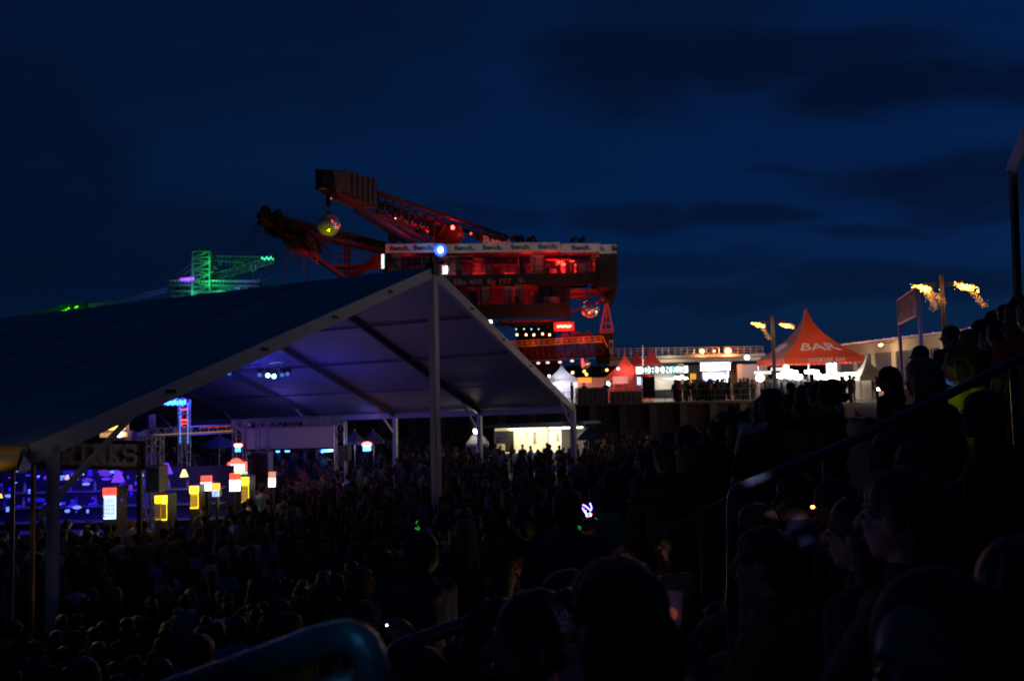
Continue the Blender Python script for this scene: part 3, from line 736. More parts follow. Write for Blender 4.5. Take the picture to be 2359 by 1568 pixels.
# ================================================================== terrace: stalls, tents, fences
def zterr(u, Y): return 3.5
pgw = mat('pagoda_white', (.68, .68, .74), .6, var=.06, trans=.3); pgr = mat('pagoda_red', (.52, .060, .025), .6, var=.22, scale=1.3, bump=.5, trans=.2)
def pagoda(label, uc, u0, u1, vt, ve, Y, mt, group=None, text=None, wallm=None, rz=0.0, sharp=2.4, valance=.35, depth=None, left_mat=None, hwo=None, cxo=None):
    c = P(uc, ve, Y); xw = (u1 - u0) / FPX * Y; zt = P(uc, vt, Y).z; ze = c.z; gz = 3.5; cx = P((u0 + u1) / 2, ve, Y).x
    th = thing('pagoda_tent', label, 'tent', (cx, Y, gz), group)
    hw = xw / 2 / (abs(math.cos(rz)) + abs(math.sin(rz))); ax = Vector((math.cos(rz), math.sin(rz), 0)); ay = Vector((-math.sin(rz), math.cos(rz), 0)); C0 = Vector((cx, Y + hw * .3, 0))
    if hwo:
        hw = hwo; C0 = Vector((cxo, Y + hw, 0)); zt = P(uc, vt, Y + hw).z; th.location = (C0.x, C0.y, 3.5)
    mb = MB(); mb.smooth = True; n = 14; sides = 8; rings = []
    for i in range(n + 1):
        f = i / n; k = f ** sharp * .88 + f * .12; z = ze + (zt - ze) * (1 - f) ** 1.0
        # concave roof: radius grows slowly near the peak, fast near the eave
        rad = .035 * (1 - f) + (f ** 2.0 * .80 + f * .20)
        ring = []
        for s in range(4):
            A = [(-1, -1), (1, -1), (1, 1), (-1, 1)][s]; B = [(-1, -1), (1, -1), (1, 1), (-1, 1)][(s + 1) % 4]
            for j in range(sides):
                w_ = j / sides; px = A[0] + (B[0] - A[0]) * w_; py = A[1] + (B[1] - A[1]) * w_
                sg = (1 - .06 * math.sin(PI * w_) * f)
                ring.append(C0 + ax * px * hw * rad * sg + ay * py * hw * rad * sg + Vector((0, 0, z)))
        rings.append(ring)
    m_ = len(rings[0]); vs = [p for r_ in rings for p in r_]; fs = []
    for i in range(n):
        for j in range(m_):
            fs.append((i * m_ + j, i * m_ + (j + 1) % m_, (i + 1) * m_ + (j + 1) % m_, (i + 1) * m_ + j))
    fs.append(tuple(range(m_))); mb.add(vs, fs)
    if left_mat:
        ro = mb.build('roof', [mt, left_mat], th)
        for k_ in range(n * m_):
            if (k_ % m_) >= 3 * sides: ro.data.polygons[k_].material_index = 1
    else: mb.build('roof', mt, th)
    mb = MB()
    for s in range(4):
        A = [(-1, -1), (1, -1), (1, 1), (-1, 1)][s]; B = [(-1, -1), (1, -1), (1, 1), (-1, 1)][(s + 1) % 4]
        for j in range(16):
            p = C0 + ax * (A[0] + (B[0] - A[0]) * j / 16) * hw + ay * (A[1] + (B[1] - A[1]) * j / 16) * hw; q = C0 + ax * (A[0] + (B[0] - A[0]) * (j + 1) / 16) * hw + ay * (A[1] + (B[1] - A[1]) * (j + 1) / 16) * hw
            o_ = (ay * -.02 if s % 2 == 0 else ax * .02)
            vv = [p + Vector((0, 0, ze + .01)), q + Vector((0, 0, ze + .01)), q + Vector((0, 0, ze - valance * .8)), (p + q) / 2 + Vector((0, 0, ze - valance)), p + Vector((0, 0, ze - valance * .8))]
            mb.add([x + o_ for x in vv], [(0, 1, 2, 3, 4)])
    mb.build('valance', mt, th)
    for A in ((-1, -1), (1, -1), (1, 1), (-1, 1)):
        p = C0 + ax * A[0] * hw * .98 + ay * A[1] * hw * .98; mb = MB(); mb.tube((p.x, p.y, gz), (p.x, p.y, ze), .05); mb.build('post', alu, th)
    if wallm:
        mb = MB(); p = C0 + ay * hw * .95; mb.box((p.x, p.y, (gz + ze) / 2), (hw * 1.9, .05, ze - gz), rz=rz); mb.build('back_wall', wallm, th)
    th['hw'] = hw
    return th, C0, ax, ay, hw, ze, zt
# white pagoda by the tent edge
w1, C0, ax, ay, hw, ze, zt = pagoda('small white peaked tent just right of the big tent edge', 1292, 1262, 1328, 838, 872, 68, pgw, wallm=pgw)
lamp(C0 + Vector((0, -.2, ze - .5)), 160, (.75, .78, 1), .3)
mb = MB(); q = P(1291, 879, 67.5); mb.ell(q, (.22, .15, .28), 10, 6); mb.build('lit_lamp', glow('hotwhite', (1, .97, .95), 12), w1)
mb = MB(); q = P(1281, 880, 67.6); mb.ell(q, (.12, .1, .2), 8, 6); mb.build('warm_lamp', glow('warmw', (1, .8, .6), 4), w1)
# orange container
oc = thing('orange_container', 'low container with an orange lit front between the white and red tents', 'container', P(1350, 885, 70))
mb = MB(); px_box(mb, 1322, 869, 1398, 893, 71, 2.4); mb.build('shell', mat('salmon_shell', (.45, .2, .15), .7), oc)
mb = MB(); px_box(mb, 1330, 869, 1362, 881, 69.7, .08); mb.build('lit_front', glow('orange_front', (1, .25, .03), 1.1, .6, .8), oc)
lamp(P(1345, 884, 68.5), 45, (1, .4, .12), .3)
flood('round white lamp at the right end of the orange container', 1400, 884, 66, (.8, .95, .85), 12, .2, 5, mast=False)
# red peaked tents joined over a red salon
redtrans = mat('red_sail', (.50, .085, .08), .6, var=.25, scale=1.5, bump=.4, trans=.35)
for (uc, u0, u1, vt, ve, Y, lab) in ((1447, 1400, 1485, 812, 866, 74, 'leftmost and lowest of the three red peaked tents'), (1473, 1420, 1520, 806, 866, 76, 'middle one of the three red peaked tents'), (1502, 1462, 1545, 798, 858, 75, 'rightmost and tallest of the three red peaked tents')):
    w_, C0, ax, ay, hw, ze, zt = pagoda(lab, uc, u0, u1, vt, ve, Y, redtrans, 'three red peaked tents', wallm=redtrans)
    lamp(C0 + Vector((0, -.5, ze - .2)), 260, (1, .45, .3), .3)
lamp(P(1490, 832, 71), 110, (1, .5, .4), .3); lamp(P(1440, 850, 71), 60, (1, .5, .45), .3); lamp(P(1465, 845, 71.5), 50, (1, .3, .2), .3)  # unseen lights added in front to brighten the red tents
sal = thing('red_sail_wall', 'glowing red tent cloth swooping down in front of the three red peaks', 'tent cloth', P(1430, 905, 69))
mb = MB(); mb.smooth = True; vs = []; fs = []
for i in range(13):
    for j in range(7):
        f = i / 12; h = j / 6; u = 1412 + 70 * f; vt_ = 878 - 28 * f ** 1.6 ; v = 905 + (vt_ - 905) * h
        vs.append(P(u, v, 69.5 + .3 * math.sin(i * 1.3) + 1.2 * h))
for i in range(12):
    for j in range(6):
        q = i * 7 + j; fs.append((q, q + 7, q + 8, q + 1))
mb.add(vs, fs); mb.build('cloth', redtrans, sal)
lamp(P(1440, 880, 67.5), 60, (1, .4, .35), .4)
pk = thing('pink_wall', 'pale pink lit wall panel left of the red tent cloth', 'wall panel', P(1422, 880, 69))
mb = MB(); px_box(mb, 1412, 866, 1446, 884, 69, .1); mb.build('panel', mat('pink_panel', (.7, .35, .33), .7), pk); lamp(P(1425, 873, 67.6), 40, (1, .7, .65), .2)
flag = thing('thin_mast', 'thin white mast between the red peaked tents', 'mast', P(1481, 870, 72)); mb = MB(); mb.tube(P(1481, 870, 72), P(1480, 795, 72), .07, .04); mb.build('pole', alu, flag)
# white stall with drinks sign
wd = thing('drinks_stall', 'white stall with glowing sign reading DRINKS on its roof edge', 'stall', (P(1530, 900, 66).x, 66, 3.5))
a = P(1462, 862, 66); b = P(1586, 862, 66)
mb = MB(); mb.box(((P(1507, 0 + 880, 66).x + P(1556, 880, 66).x) / 2 , 66.6, 4.7), (P(1556, 880, 66).x - P(1507, 880, 66).x, .1, 2.4)); mb.build('back_wall', mat('stall_wall', (.6, .55, .48), .7, var=.2, scale=1), wd)
mb = MB(); px_box(mb, 1507, 897, 1556, 914, 65.0, .5); mb.build('counter', mat('stall_counter', (.35, .34, .33), .7, var=.2), wd)
mb = MB(); px_box(mb, 1507, 913, 1557, 918, 64.6, .9); mb.build('counter_top', mat('stall_top', (.55, .53, .5), .6), wd)
mb = MB(); px_box(mb, 1464, 841, 1586, 862, 66, .35); bx_ = mb.build('sign_box', steel_black, wd)
mb = MB(); px_box(mb, 1466, 842.5, 1584, 860.5, 65.75, .1); sg = mb.build('sign_face', glow('sign_face', (.85, 1, .95), 2.6, .5, .5), wd)
mb = MB(); dd0 = P(1478, 846.0, 65.6); w_ = P(1576, 846, 65.6).x - P(1478, 846, 65.6).x
slab_text(mb, 'DRINKS', P(1480, 859.5, 65.62), Vector((1, 0, 0)), Vector((0, 0, 1)), .52, w_, .06, 1.2); mb.build('lettering', mat('teal_letters', (.14, .36, .40), .5), sg)
mb = MB(); px_box(mb, 1462, 838, 1572, 840.5, 65.6, .5); mb.build('roof_edge', alu, wd)
mb = MB(); px_box(mb, 1466, 863, 1506, 867, 65.5, .5); mb.build('red_lintel', mat('dark_red', (.3, .02, .04), .6), wd)
mb = MB(); px_box(mb, 1479.5, 867, 1506, 917, 64.4, .8); mb.build('pillar', steel_black, wd)
mb = MB(); px_box(mb, 1510, 869, 1556, 876, 65.6, .3); mb.build('lit_valance', glow('pale_valance', (.9, .85, .7), .5, .4, 2), wd)
mb = MB(); px_box(mb, 1469, 868, 1478, 886, 65.3, .2); mb.build('blue_screen', glow('bluegreen_screen', (.25, .55, 1), 2.2, .6, 3), wd)
lamp(P(1531, 878, 65.6), 70, (1, .9, .75), .3); lamp(P(1560, 850, 64.6), 45, (.9, 1, .95), .3)
for k in range(6):
    q = P(1556 + k * 5, 868 + (k % 3) * 2, 65); mb = MB(); mb.ell(q, .09 + .05 * (k % 2), 8, 6); tag(mb.build('bulb', glow('bulb_bw', (.75, .8, 1), 8)), 'small white bulb hanging right of the drinks stall', 'bulb', 'small bulbs right of the drinks stall')
yb = MB(); px_box(yb, 1591, 860, 1603, 881, 66, .1); tag(yb.build('orange_banner', glow('orange_banner', (1, .4, .03), .45, .3, 2)), 'narrow glowing orange upright banner right of the drinks stall', 'banner')
# blue white glowing stall
bs = thing('bright_stall', 'stall with a blinding blue white roof sign right of the drinks stall', 'stall', P(1648, 900, 66))
mb = MB(); px_box(mb, 1616, 836, 1680, 853, 66, .4); mb.build('sign_face', glow('blinding', (.80, .82, 1), 14, .3, 1), bs)
mb = MB(); px_box(mb, 1612, 833, 1684, 836, 66, .8); mb.build('roof', white_pvc, bs)
mb = MB(); px_box(mb, 1620, 856, 1676, 890, 68, .1); mb.build('back_wall', mat('violet_wall', (.45, .42, .75), .7), bs)
mb = MB(); mb.box(P(1660, 873, 66.6), (1.1, .2, .55)); mb.build('lit_panel', glow('hot_panel', (.92, .95, 1), 7, .4, 3), bs)
mb = MB(); mb.box(P(1627, 868, 66.8), (.35, .2, .7)); mb.build('violet_panel', glow('violet_panel', (.4, .35, 1), 2), bs)
for u in (1618, 1678):
    mb = MB(); q = P(u, 853, 66); mb.tube((q.x, 66, 3.5), q, .06); mb.build('post', alu, bs)
lamp(P(1648, 862, 66.6), 120, (.5, .45, 1), .4); lamp(P(1648, 843, 64.6), 60, (.6, .6, 1), .4)
# long low concrete building with railing on its roof
lb = thing('roof_rail_building', 'long low pale concrete building with a railing along its flat roof', 'building', (19, 86, 3.5))
bg_m = mat('beige_plaster', (.42, .37, .30), .9, var=.2, scale=.6)
YB = 86
def seg(u0, u1, vt, vb, dy=0, mt=bg_m, nm='wall', d=.3):
    mb = MB(); px_box(mb, u0, vt, u1, vb, YB + dy, d); return mb.build(nm, mt, lb)
seg(1405, 1760, 822, 838, 0, nm='fascia'); seg(1405, 1760, 820, 822, -.4, conc, 'parapet', 1.0)
seg(1405, 1710, 838, 925, 1.2, conc_dark, 'back_wall')
for u in (1410, 1422, 1490, 1570, 1640, 1705, 1762): seg(u - 4, u + 4, 838, 925, .1, nm='column')
seg(1712, 1760, 838, 925, .0, mat('panel_grey', (.25, .24, .3), .8), 'infill')
rm = MB()
for k in range(25):
    u = 1410 + 14.5 * k; rm.tube(P(u, 821, YB), P(u - .4, 800, YB), .05, n=5)
for dv in (800.5, 806, 812): rm.tube(P(1410, dv + 3, YB), P(1758, dv - 3, YB), .045, n=5)
rm.build('railing', alu, lb)
mb = MB()
for k in range(9): mb.box(P(1580 + k * 13, 816.5, YB - .4), (.5, .4, .25))
mb.build('roof_vents', conc_dark, lb)
flood('large orange floodlight on the roof railing', 1677, 808, 85, (1, .3, .08), 900, .30, 22, mast=False, group='orange lamps on the railing building')
flood('orange floodlight left of the largest one on the roof railing', 1617, 809, 85, (1, .42, .15), 300, .24, 9, mast=False, group='orange lamps on the railing building')
flood('smallest orange lamp between the two orange floodlights', 1645, 808, 85, (1, .35, .12), 60, .13, 3, mast=False, group='orange lamps on the railing building')
flood('white lamp on the wall left of the red bar tent', 1721, 823, 84, (.85, .88, 1), 150, .26, 10, mast=False)
# ================================================================== big red bar tent
bt, C0, ax, ay, hw, ze, zt = pagoda('huge red peaked bar tent with white letters reading P BAR', 1853, 1735, 1995, 716, 824, 62, pgr, wallm=None, rz=math.radians(1), valance=.5, hwo=3.25, cxo=24.6, left_mat=mat('pale_red_grey', (.42, .26, .25), .6, var=.3, scale=1))  # left roof side is a paler, greyer red
white_l = glow('white_letters', (.75, .72, .70), .10)
def roof_pt(side_x, f):    # point on the front face of the roof at fraction f down and lateral -1..1
    rad = .035 * (1 - f) + (f ** 2.0 * .80 + f * .20); sg = 1 - .06 * math.sin(PI * (side_x + 1) / 2) * f
    return C0 + ax * side_x * hw * rad * sg - ay * hw * rad * sg + Vector((0, 0, ze + (zt - ze) * (1 - f)))
def roof_left(side_y, f):
    rad = .035 * (1 - f) + (f ** 2.0 * .80 + f * .20); sg = 1 - .06 * math.sin(PI * (side_y + 1) / 2) * f
    return C0 - ax * hw * rad * sg + ay * side_y * hw * rad * sg + Vector((0, 0, ze + (zt - ze) * (1 - f)))
def roof_text(word, fn, s0, s1, f0, f1, nm, mt, flip=1):
    mb = MB(); tmp = MB(); wtot = text_into(tmp, word, (0, 0, 0), Vector((1, 0, 0)), Vector((0, 0, 1)), 1.0, .05, .012)
    xs = [v[0] for v in tmp.v]; x0, x1 = min(xs), max(xs)
    tmp2 = []
    for (x, y, z) in tmp.v:
        sx = s0 + (s1 - s0) * (x - x0) / (x1 - x0); f = f1 + (f0 - f1) * z
        p = fn(sx * flip, f); q = fn(sx * flip, min(f + .02, 1.0)); q2 = fn(sx * flip + .02 * flip, f)
        n_ = (q2 - p).cross(q - p).normalized()
        if n_.dot(p - Vector((C0.x, C0.y, p.z - 1))) < 0: n_ = -n_
        tmp2.append(p + n_ * (.13 + (0.02 if y < -.02 else 0)))
    mb.add(tmp2, tmp.f); return mb.build(nm, mt, bt)
roof_text('BAR', roof_pt, -.66, .70, .72, .87, 'bar_lettering', white_l)
roof_text('VIP', roof_left, -.75, .3, .70, .86, 'side_lettering', white_l, -1)
lam = mat('text_dark', (.25, .05, .05), .7)
mb = MB(); o_ = C0 - ay * (hw + .05) - ax * hw * .42 + Vector((0, 0, ze - .33)); text_into(mb, 'COCKTAIL BAR', o_, ax, Vector((0, 0, 1)), .30, .02, .01); mb.build('valance_lettering', mat('pale_text', (.7, .6, .58), .6), bt)
mb = MB(); mb.tube(C0 + Vector((0, 0, zt - .1)), C0 + Vector((0, 0, zt + .25)), .14, .1); mb.build('peak_cap', pgr, bt)
mb = MB(); mb.tube((C0.x, C0.y, 3.5), (C0.x, C0.y, zt), .07); mb.build('centre_mast', alu, bt)
# the bar inside
cb = thing('bar_counter', 'blinding white lit bar counter under the big red tent', 'bar counter', (C0.x, C0.y, 3.5))
mb = MB(); mb.box((C0.x + .3, C0.y + 1, 4.05), (6.6, 1.0, 1.1)); mb.build('counter', mat('ctr', (.6, .6, .6), .5), cb)
hot = glow('bar_hot', (1, .98, .92), 6, .5, 3)
for (u, v, w_, h_) in ((1798, 865, .55, .5), (1820, 862, 1.2, .8), (1838, 868, .7, .5), (1870, 856, 1.1, .35), (1884, 866, .5, .6), (1905, 868, .9, .5), (1918, 862, .6, .8)):
    q = P(u, v, 62.4); mb = MB(); mb.box(q, (w_, .15, h_ * .7)); mb.ell(q + Vector((0, -.05, 0)), (w_ * .4, .15, h_ * .5), 10, 6); mb.build('lit_panel', hot, cb)
q = P(1916, 850, 62.6); mb = MB(); mb.box(q, (.75, .2, 1.5)); mb.build('blue_white_cooler', glow('blue_cooler', (.4, .5, 1), 3.2, .4, 2), cb)
q = P(1751, 870, 60); mb = MB(); mb.ell(q, (.35, .2, .28), 10, 6)
tag(mb.build('lit_lantern', hot), 'bright white lantern left of the red tent bar counter', 'lantern')
q = P(1761, 857, 61.4)
for (u, v) in ((1757, 858), (1795, 850)):
    q = P(u, v, 62); mb = MB(); mb.box(q, (1.3, .1, .25)); mb.build('lit_strip', glow('pale_strip', (.8, .85, .8), .9, .3), cb)
q = P(1811, 845, 62); mb = MB(); mb.ell(q, (.25, .2, .2), 8, 6); mb.build('orange_lamp', glow('orange_bar_lamp', (1, .5, .2), 5), cb)
lamp((C0.x, C0.y + .5, 6.2), 380, (1, .85, .7), .5); lamp((C0.x - 1.8, C0.y + .3, 5.9), 160, (1, .95, .85), .4); lamp((C0.x + 1.8, C0.y + .3, 5.9), 160, (1, .95, .85), .4)
lamp(C0 + Vector((-3.0, -10, 4.4)), 190, (1, .50, .30), .4)
# stall right of the bar tent
rs2 = thing('lit_counter_stall', 'low bright white counter right of the red bar tent', 'stall', P(1960, 862, 58))
mb = MB(); mb.box(P(1960, 862, 58), (3.0, .8, .25)); mb.build('counter_top', glow('white_counter', (1, .98, .88), 5, .5, 1.5), rs2)
mb = MB(); q = P(1960, 870, 58); mb.box((q.x, 58.2, (q.z + 3.5) / 2), (2.9, .6, q.z - 3.5)); mb.build('base', mat('base_w', (.5, .5, .45), .7), rs2)
mb = MB(); mb.box(P(1940, 868, 57.4), (1.0, .2, .3)); mb.build('lit_front', glow('warm_front', (1, .95, .8), 6), rs2)
lamp(P(1960, 855, 57), 120, (1, .95, .82), .4)
pagoda('pale conical tent peak right of the red bar tent, before the windows', 2003, 1972, 2034, 818, 866, 57, mat('pagoda_grey', (.35, .33, .3), .7), None)
# ================================================================== long building with windows, receding to the right
BX = 31.0
bb = thing('window_building', 'long beige building with rows of tall dark windows and a lit roof gutter', 'building', (BX, 58, 3.5))
def BZ(u, v, x=BX):
    p = on_plane(u, v, Vector((x, 0, 0)), Vector((1, 0, 0))); return p
y0, y1 = 38.0, 78.0
zt_ = 8.12
def bw(ya, yb, za, zb, mt=bg_m, nm='wall', x=BX, d=.3):
    mb = MB(); mb.box((x + d / 2, (ya + yb) / 2, (za + zb) / 2), (d, abs(yb - ya), zb - za)); return mb.build(nm, mt, bb)
bw(y0, y1, 7.2, zt_, nm='fascia'); bw(y0, y1, 3.5, 4.9, nm='base_wall')
bw(y0, y1, zt_ + .0, zt_ + .14, conc, 'roof_slab', BX - .5, 8)
mb = MB(); mb.bar((BX - .52, y0, zt_ + .08), (BX - .52, y1, zt_ + .08), .12, .12); mb.build('gutter', mat('gutter_metal', (.35, .33, .5), .4, .5), bb)
win = mat('window_dark', (.02, .02, .05), .15, var=.2); mull = mat('mullion', (.16, .15, .2), .6)
nW = 11; L = (y1 - y0) / nW
for i in range(nW):
    ya = y0 + i * L
    bw(ya, ya + .7, 4.9, 7.2, nm='pier', x=BX - .02)
    w_ = bw(ya + .7, ya + L, 4.9, 7.2, win, 'window', BX + .12, .06)
    mb = MB()
    for k in range(9):
        y = ya + .75 + (L - .8) * k / 8; mb.box((BX + .09, y, 6.05), (.06, .06, 2.28))
    mb.box((BX + .075, ya + .7 + (L - .7) / 2, 5.5), (.04, L - .72, .06)); mb.build('mullions', mull, w_)
bw(y0 + .01, y0 + .3, 3.5, zt_ - .01, nm='end_wall', x=BX + .3, d=6.5); bw(y1 - .3, y1 - .01, 3.5, zt_ - .01, nm='end_wall', x=BX + .3, d=6.5)
for (u, v, e) in ((2029, 794, 90), (2257, 765, 90)):
    q = on_plane(u, v, Vector((BX - 1.2, 0, 0)), Vector((1, 0, 0))); mb = MB(); mb.ell(q, (.14, .28, .09), 10, 6); w_ = mb.build('lamp_head', glow('amber', (1, .6, .25), 9), bb)
    mb = MB(); mb.tube(q + Vector((0, 0, .08)), (BX + .1, q.y, q.z + .25), .03); mb.build('lamp_arm', steel_black, bb); lamp(q - Vector((.1, 0, .2)), e, (1, .62, .28), .15)
mb = MB()
for k in range(16):
    p = (BX - .62, y0 + 8 + k * 1.5, zt_ + .15); mb.ell(p, .045, 6, 4)
mb.build('blue_gutter_lights', glow('blue_gutter', (.25, .2, 1), 1.2), bb)
for yb_ in (44, 50, 56, 62, 68): lamp((BX - 1.5, yb_, 7.4), 34, (1, .74, .42), .2)
lamp((17, 84, 7.4), 260, (1, .75, .5), .5); lamp((26, 83.5, 7.2), 120, (1, .75, .5), .5)
# ================================================================== giant excavator (front face plane runs from far left to near right)
EXA = math.radians(2.0); ex_ = Vector((math.cos(EXA), math.sin(EXA), 0)); ey_ = Vector((-math.sin(EXA), math.cos(EXA), 0)); zz = Vector((0, 0, 1))
E0 = P(1380, 700, 89.0)
def E(u, v, b=0.0):
    return on_plane(u, v, E0 + ey_ * b, ey_)
dk = mat('excavator_panel', (.014, .0135, .015), .75, var=.35, scale=.5); dk2 = mat('excavator_dark', (.009, .009, .010), .8, var=.3, scale=.6)
rst = mat('excavator_red_steel', (.14, .012, .012), .6, .2, var=.4, scale=.8); grs = mat('excavator_grey_steel', (.035, .024, .026), .6, .3, var=.3, scale=.8)
exc = thing('bucket_excavator', 'giant red lit opencast mining excavator towering behind the event tent', 'excavator', (E0.x - 10, E0.y + 8, 3.5))
def eface(u0, v0, u1, v1, b=0.0, d=.3, mt=dk, nm='wall_panel', parent=None):
    """a panel standing in the excavator's front plane, between two picture corners, thickness d going back"""
    a = E(u0, v1, b); c = E(u1, v0, b); c0 = (a + c) / 2 + ey_ * d / 2
    mb = MB(); mb.box(c0, (abs((c - a).dot(ex_)), d, abs(c.z - a.z)), rz=EXA); return mb.build(nm, mt, parent or exc)
XL, XR = 886, 1381
DEP = 12.0
eface(XL, 584, XR, 592, 0, .3, dk2, 'lintel_beam')
eface(XL, 628, XR, 664, 0, .3, dk, 'wall_panel')
eface(1060, 697, 1308, 736, 0, .3, dk, 'lower_wall_panel')
eface(1306, 664, 1313, 736, .02, .28, dk, 'corner_panel')
eface(1371, 592, XR, 628, .01, .28, dk, 'corner_panel')
eface(XL, 592, 892, 628, .01, .28, dk2, 'corner_panel')
# floors, roof, back and sides
def eslab(u0, u1, v, b0, b1, th, mt, nm):
    a = E(u0, v, 0); c = E(u1, v, 0); z = (a.z + c.z) / 2; w_ = (c - a).dot(ex_)
    mb = MB(); mb.box(((a + c) / 2 + ey_ * (b0 + b1) / 2) * 1.0 + zz * 0, (w_, b1 - b0, th), rz=EXA); o = mb.build(nm, mt, exc); return o
eslab(XL, XR, 568, .31, DEP, .25, dk2, 'roof'); eslab(XL, XR, 634, .31, DEP, .3, dk2, 'deck_floor'); eslab(1060, 1308, 704, .31, DEP, .3, dk2, 'deck_floor')
a = E(XL, 634, DEP); c = E(XR, 568, DEP); bw_ = MB(); bw_.box((a + c) / 2, ((c - a).dot(ex_), .2, abs(c.z - a.z)), rz=EXA); bw_.build('back_wall', mat('inner_wall', (.25, .2, .2), .8, var=.5, scale=.6), exc)
a = E(1060, 704, 5.5); c = E(1308, 640, 5.5); bw_ = MB(); bw_.box((a + c) / 2, ((c - a).dot(ex_), .2, abs(c.z - a.z)), rz=EXA); bw_.build('back_wall', rst, exc)
eface(1381.5, 584, 1421, 662, -.45, 7.0, dk, 'right_bay')
eface(1383, 606, 1386, 655, -.5, .06, dk2, 'bay_door_gap')
# banners
ban = mat('white_banner', (.50, .50, .53), .7, var=.1, scale=.6); blk = mat('black_print', (.015, .015, .02), .6)
def banner(u0, u1, lab, words, b=-.25):
    a = E(u0, 583 if u0 < 1200 else 582, b); c = E(u1, 562 if u0 < 1200 else 560.5, b)
    L = (c - a).dot(ex_); hh = c.z - a.z
    hh = 1.02
    base = thing('sponsor_banner', lab, 'banner', a)
    mb = MB(); mb.box(a + ex_ * L / 2 + zz * hh / 2, (L, .04, hh), rz=EXA); cl = mb.build('cloth', ban, base)
    for (u, t_) in words:
        q = E(u, 578.5, b - .05); q.z = a.z + hh * .28
        mb = MB(); text_into(mb, t_, q, ex_, zz, .52, .02, .035, stretch=1.12); mb.build('lettering', blk, cl)
    return base
banner(888, 1009, 'left pinkish lit banner on the excavator printed Bench twice', [(898, 'Bench.'), (953, 'Bench.')])
banner(1012, 1290, 'long white banner on the excavator printed Bench four times', [(1047, 'Bench.'), (1112, 'Bench.'), (1177, 'Bench.'), (1240, 'Bench.')], -.27)
banner(1292, 1382, 'white banner printed Bench once at the right end of the excavator front', [(1317, 'Bench.')], -.25)
sb = thing('sponsor_banner', 'short banner on the right bay of the excavator with letters cut off', 'banner', E(1382, 584, -.7))
a = E(1382, 584, -.7); c = E(1421, 563, -.7); L = (c - a).dot(ex_); mb = MB(); mb.box(a + ex_ * L / 2 + zz * .51, (L, .04, 1.04), rz=EXA); cl = mb.build('cloth', ban, sb)
mb = MB(); q = a + ex_ * .08 + zz * .30 - ey_ * .05; text_into(mb, 'h.', q, ex_, zz, .52, .02, .035, stretch=1.1); mb.build('lettering', blk, cl)
mb = MB(); q = a + ex_ * (L - .62) + zz * .30 - ey_ * .05; text_into(mb, 'Be', q, ex_, zz, .52, .02, .035, stretch=.9); mb.build('lettering', blk, cl)
# added lamps on made-up arms, put in to brighten the banners
for k, u in enumerate((915, 975, 1060, 1130, 1200, 1265, 1330, 1385)):
    q = E(u, 556, -2.6) ; mb = MB(); mb.bar(q, E(u, 560, 0), .05, .05); mb.box(q, (.25, .2, .12), rz=EXA); mb.build('added_banner_light', dk2, exc)
    lamp(q - ey_ * .1 - zz * .1, 26 if k > 1 else 14, (1, .95, 1) if k > 1 else (1, .45, .6), .1, kind='SPOT', aim=E(u, 570, 0), cone=88, blend=.6)
# painted name and emblem
mb = MB(); text_into(mb, 'ERs 400  Bg 197', E(1045, 656, -.03), ex_, zz, .62, .02, .012, stretch=1.12); wp = mb.build('painted_name', mat('name_paint', (.42, .16, .17), .7), exc)
mb = MB(); q0, q1, q2 = E(1187, 657, -.03), E(1212, 657, -.03), E(1199, 637, -.03)
for a, b in ((q0, q1), (q1, q2), (q2, q0)): mb.bar(a, b, .05, .12, up=ey_)
c = E(1199.5, 650, -.04)
mb.bar(c - zz * .28, c + zz * .42, .05, .07, up=ey_); mb.bar(c - ex_ * .2 - zz * .05, c + ex_ * .22 + zz * .28, .05, .07, up=ey_); mb.bar(c + ex_ * .2 - zz * .05, c - ex_ * .22 + zz * .28, .05, .07, up=ey_)
mb.build('emblem', mat('emblem_paint', (.36, .30, .31), .7), exc)
# windows: panes with mullions
gl = glassy('deck_glass'); 
for (ua, ub, va, vb, n) in ((892, 1371, 592, 628, 24), (1062, 1306, 666, 697, 11)):
    for i in range(n):
        u0 = ua + (ub - ua) * i / n; u1 = ua + (ub - ua) * (i + 1) / n
        w_ = eface(u0 + .5, va, u1 - .5, vb, .12, .02, gl, 'window')
        mb = MB(); a = E(u0, vb, .05); c = E(u0, va, .05); mb.bar(a, c, .10, .12, up=ey_)
        if va < 600: mb.bar(E(u0, 613, .06), E(u1, 613, .06), .05, .04, up=ey_)
        mb.build('frame', dk2, w_)
# clutter behind the windows
for i in range(46):
    up_deck = i < 30
    b = .9 + rr.random() * (5 if up_deck else 3.5)
    u = (900 + 460 * rr.random()) if up_deck else (1070 + 230 * rr.random())
    vb = 632 if up_deck else 700; hgt = rr.choice([1.0, 1.5, 2.2, 2.6]); w_ = .3 + rr.random() * 1.4
    q = E(u, vb, 0) + ey_ * b; mb = MB(); mb.box(q + zz * hgt / 2, (w_, .4 + rr.random() * .5, hgt), rz=EXA + rr.random() * .4)
    mb.build('machine_cabinet', rr.choice([dk2, mat('cab_grey', (.35, .33, .33), .6), mat('cab_pale', (.5, .45, .45), .6), grs]), exc)
for i in range(7):
    q = E(905 + i * 68, 598, 1.2 + (i % 3) * 1.5); mb = MB(); mb.bar(q, q + ex_ * 3.5 - zz * rr.random() * .5, .12, .2); mb.bar(q, q - zz * 2.0 + ex_ * 1.2, .1, .1); mb.build('inner_brace', rst, exc)
red = (1, .018, .012)
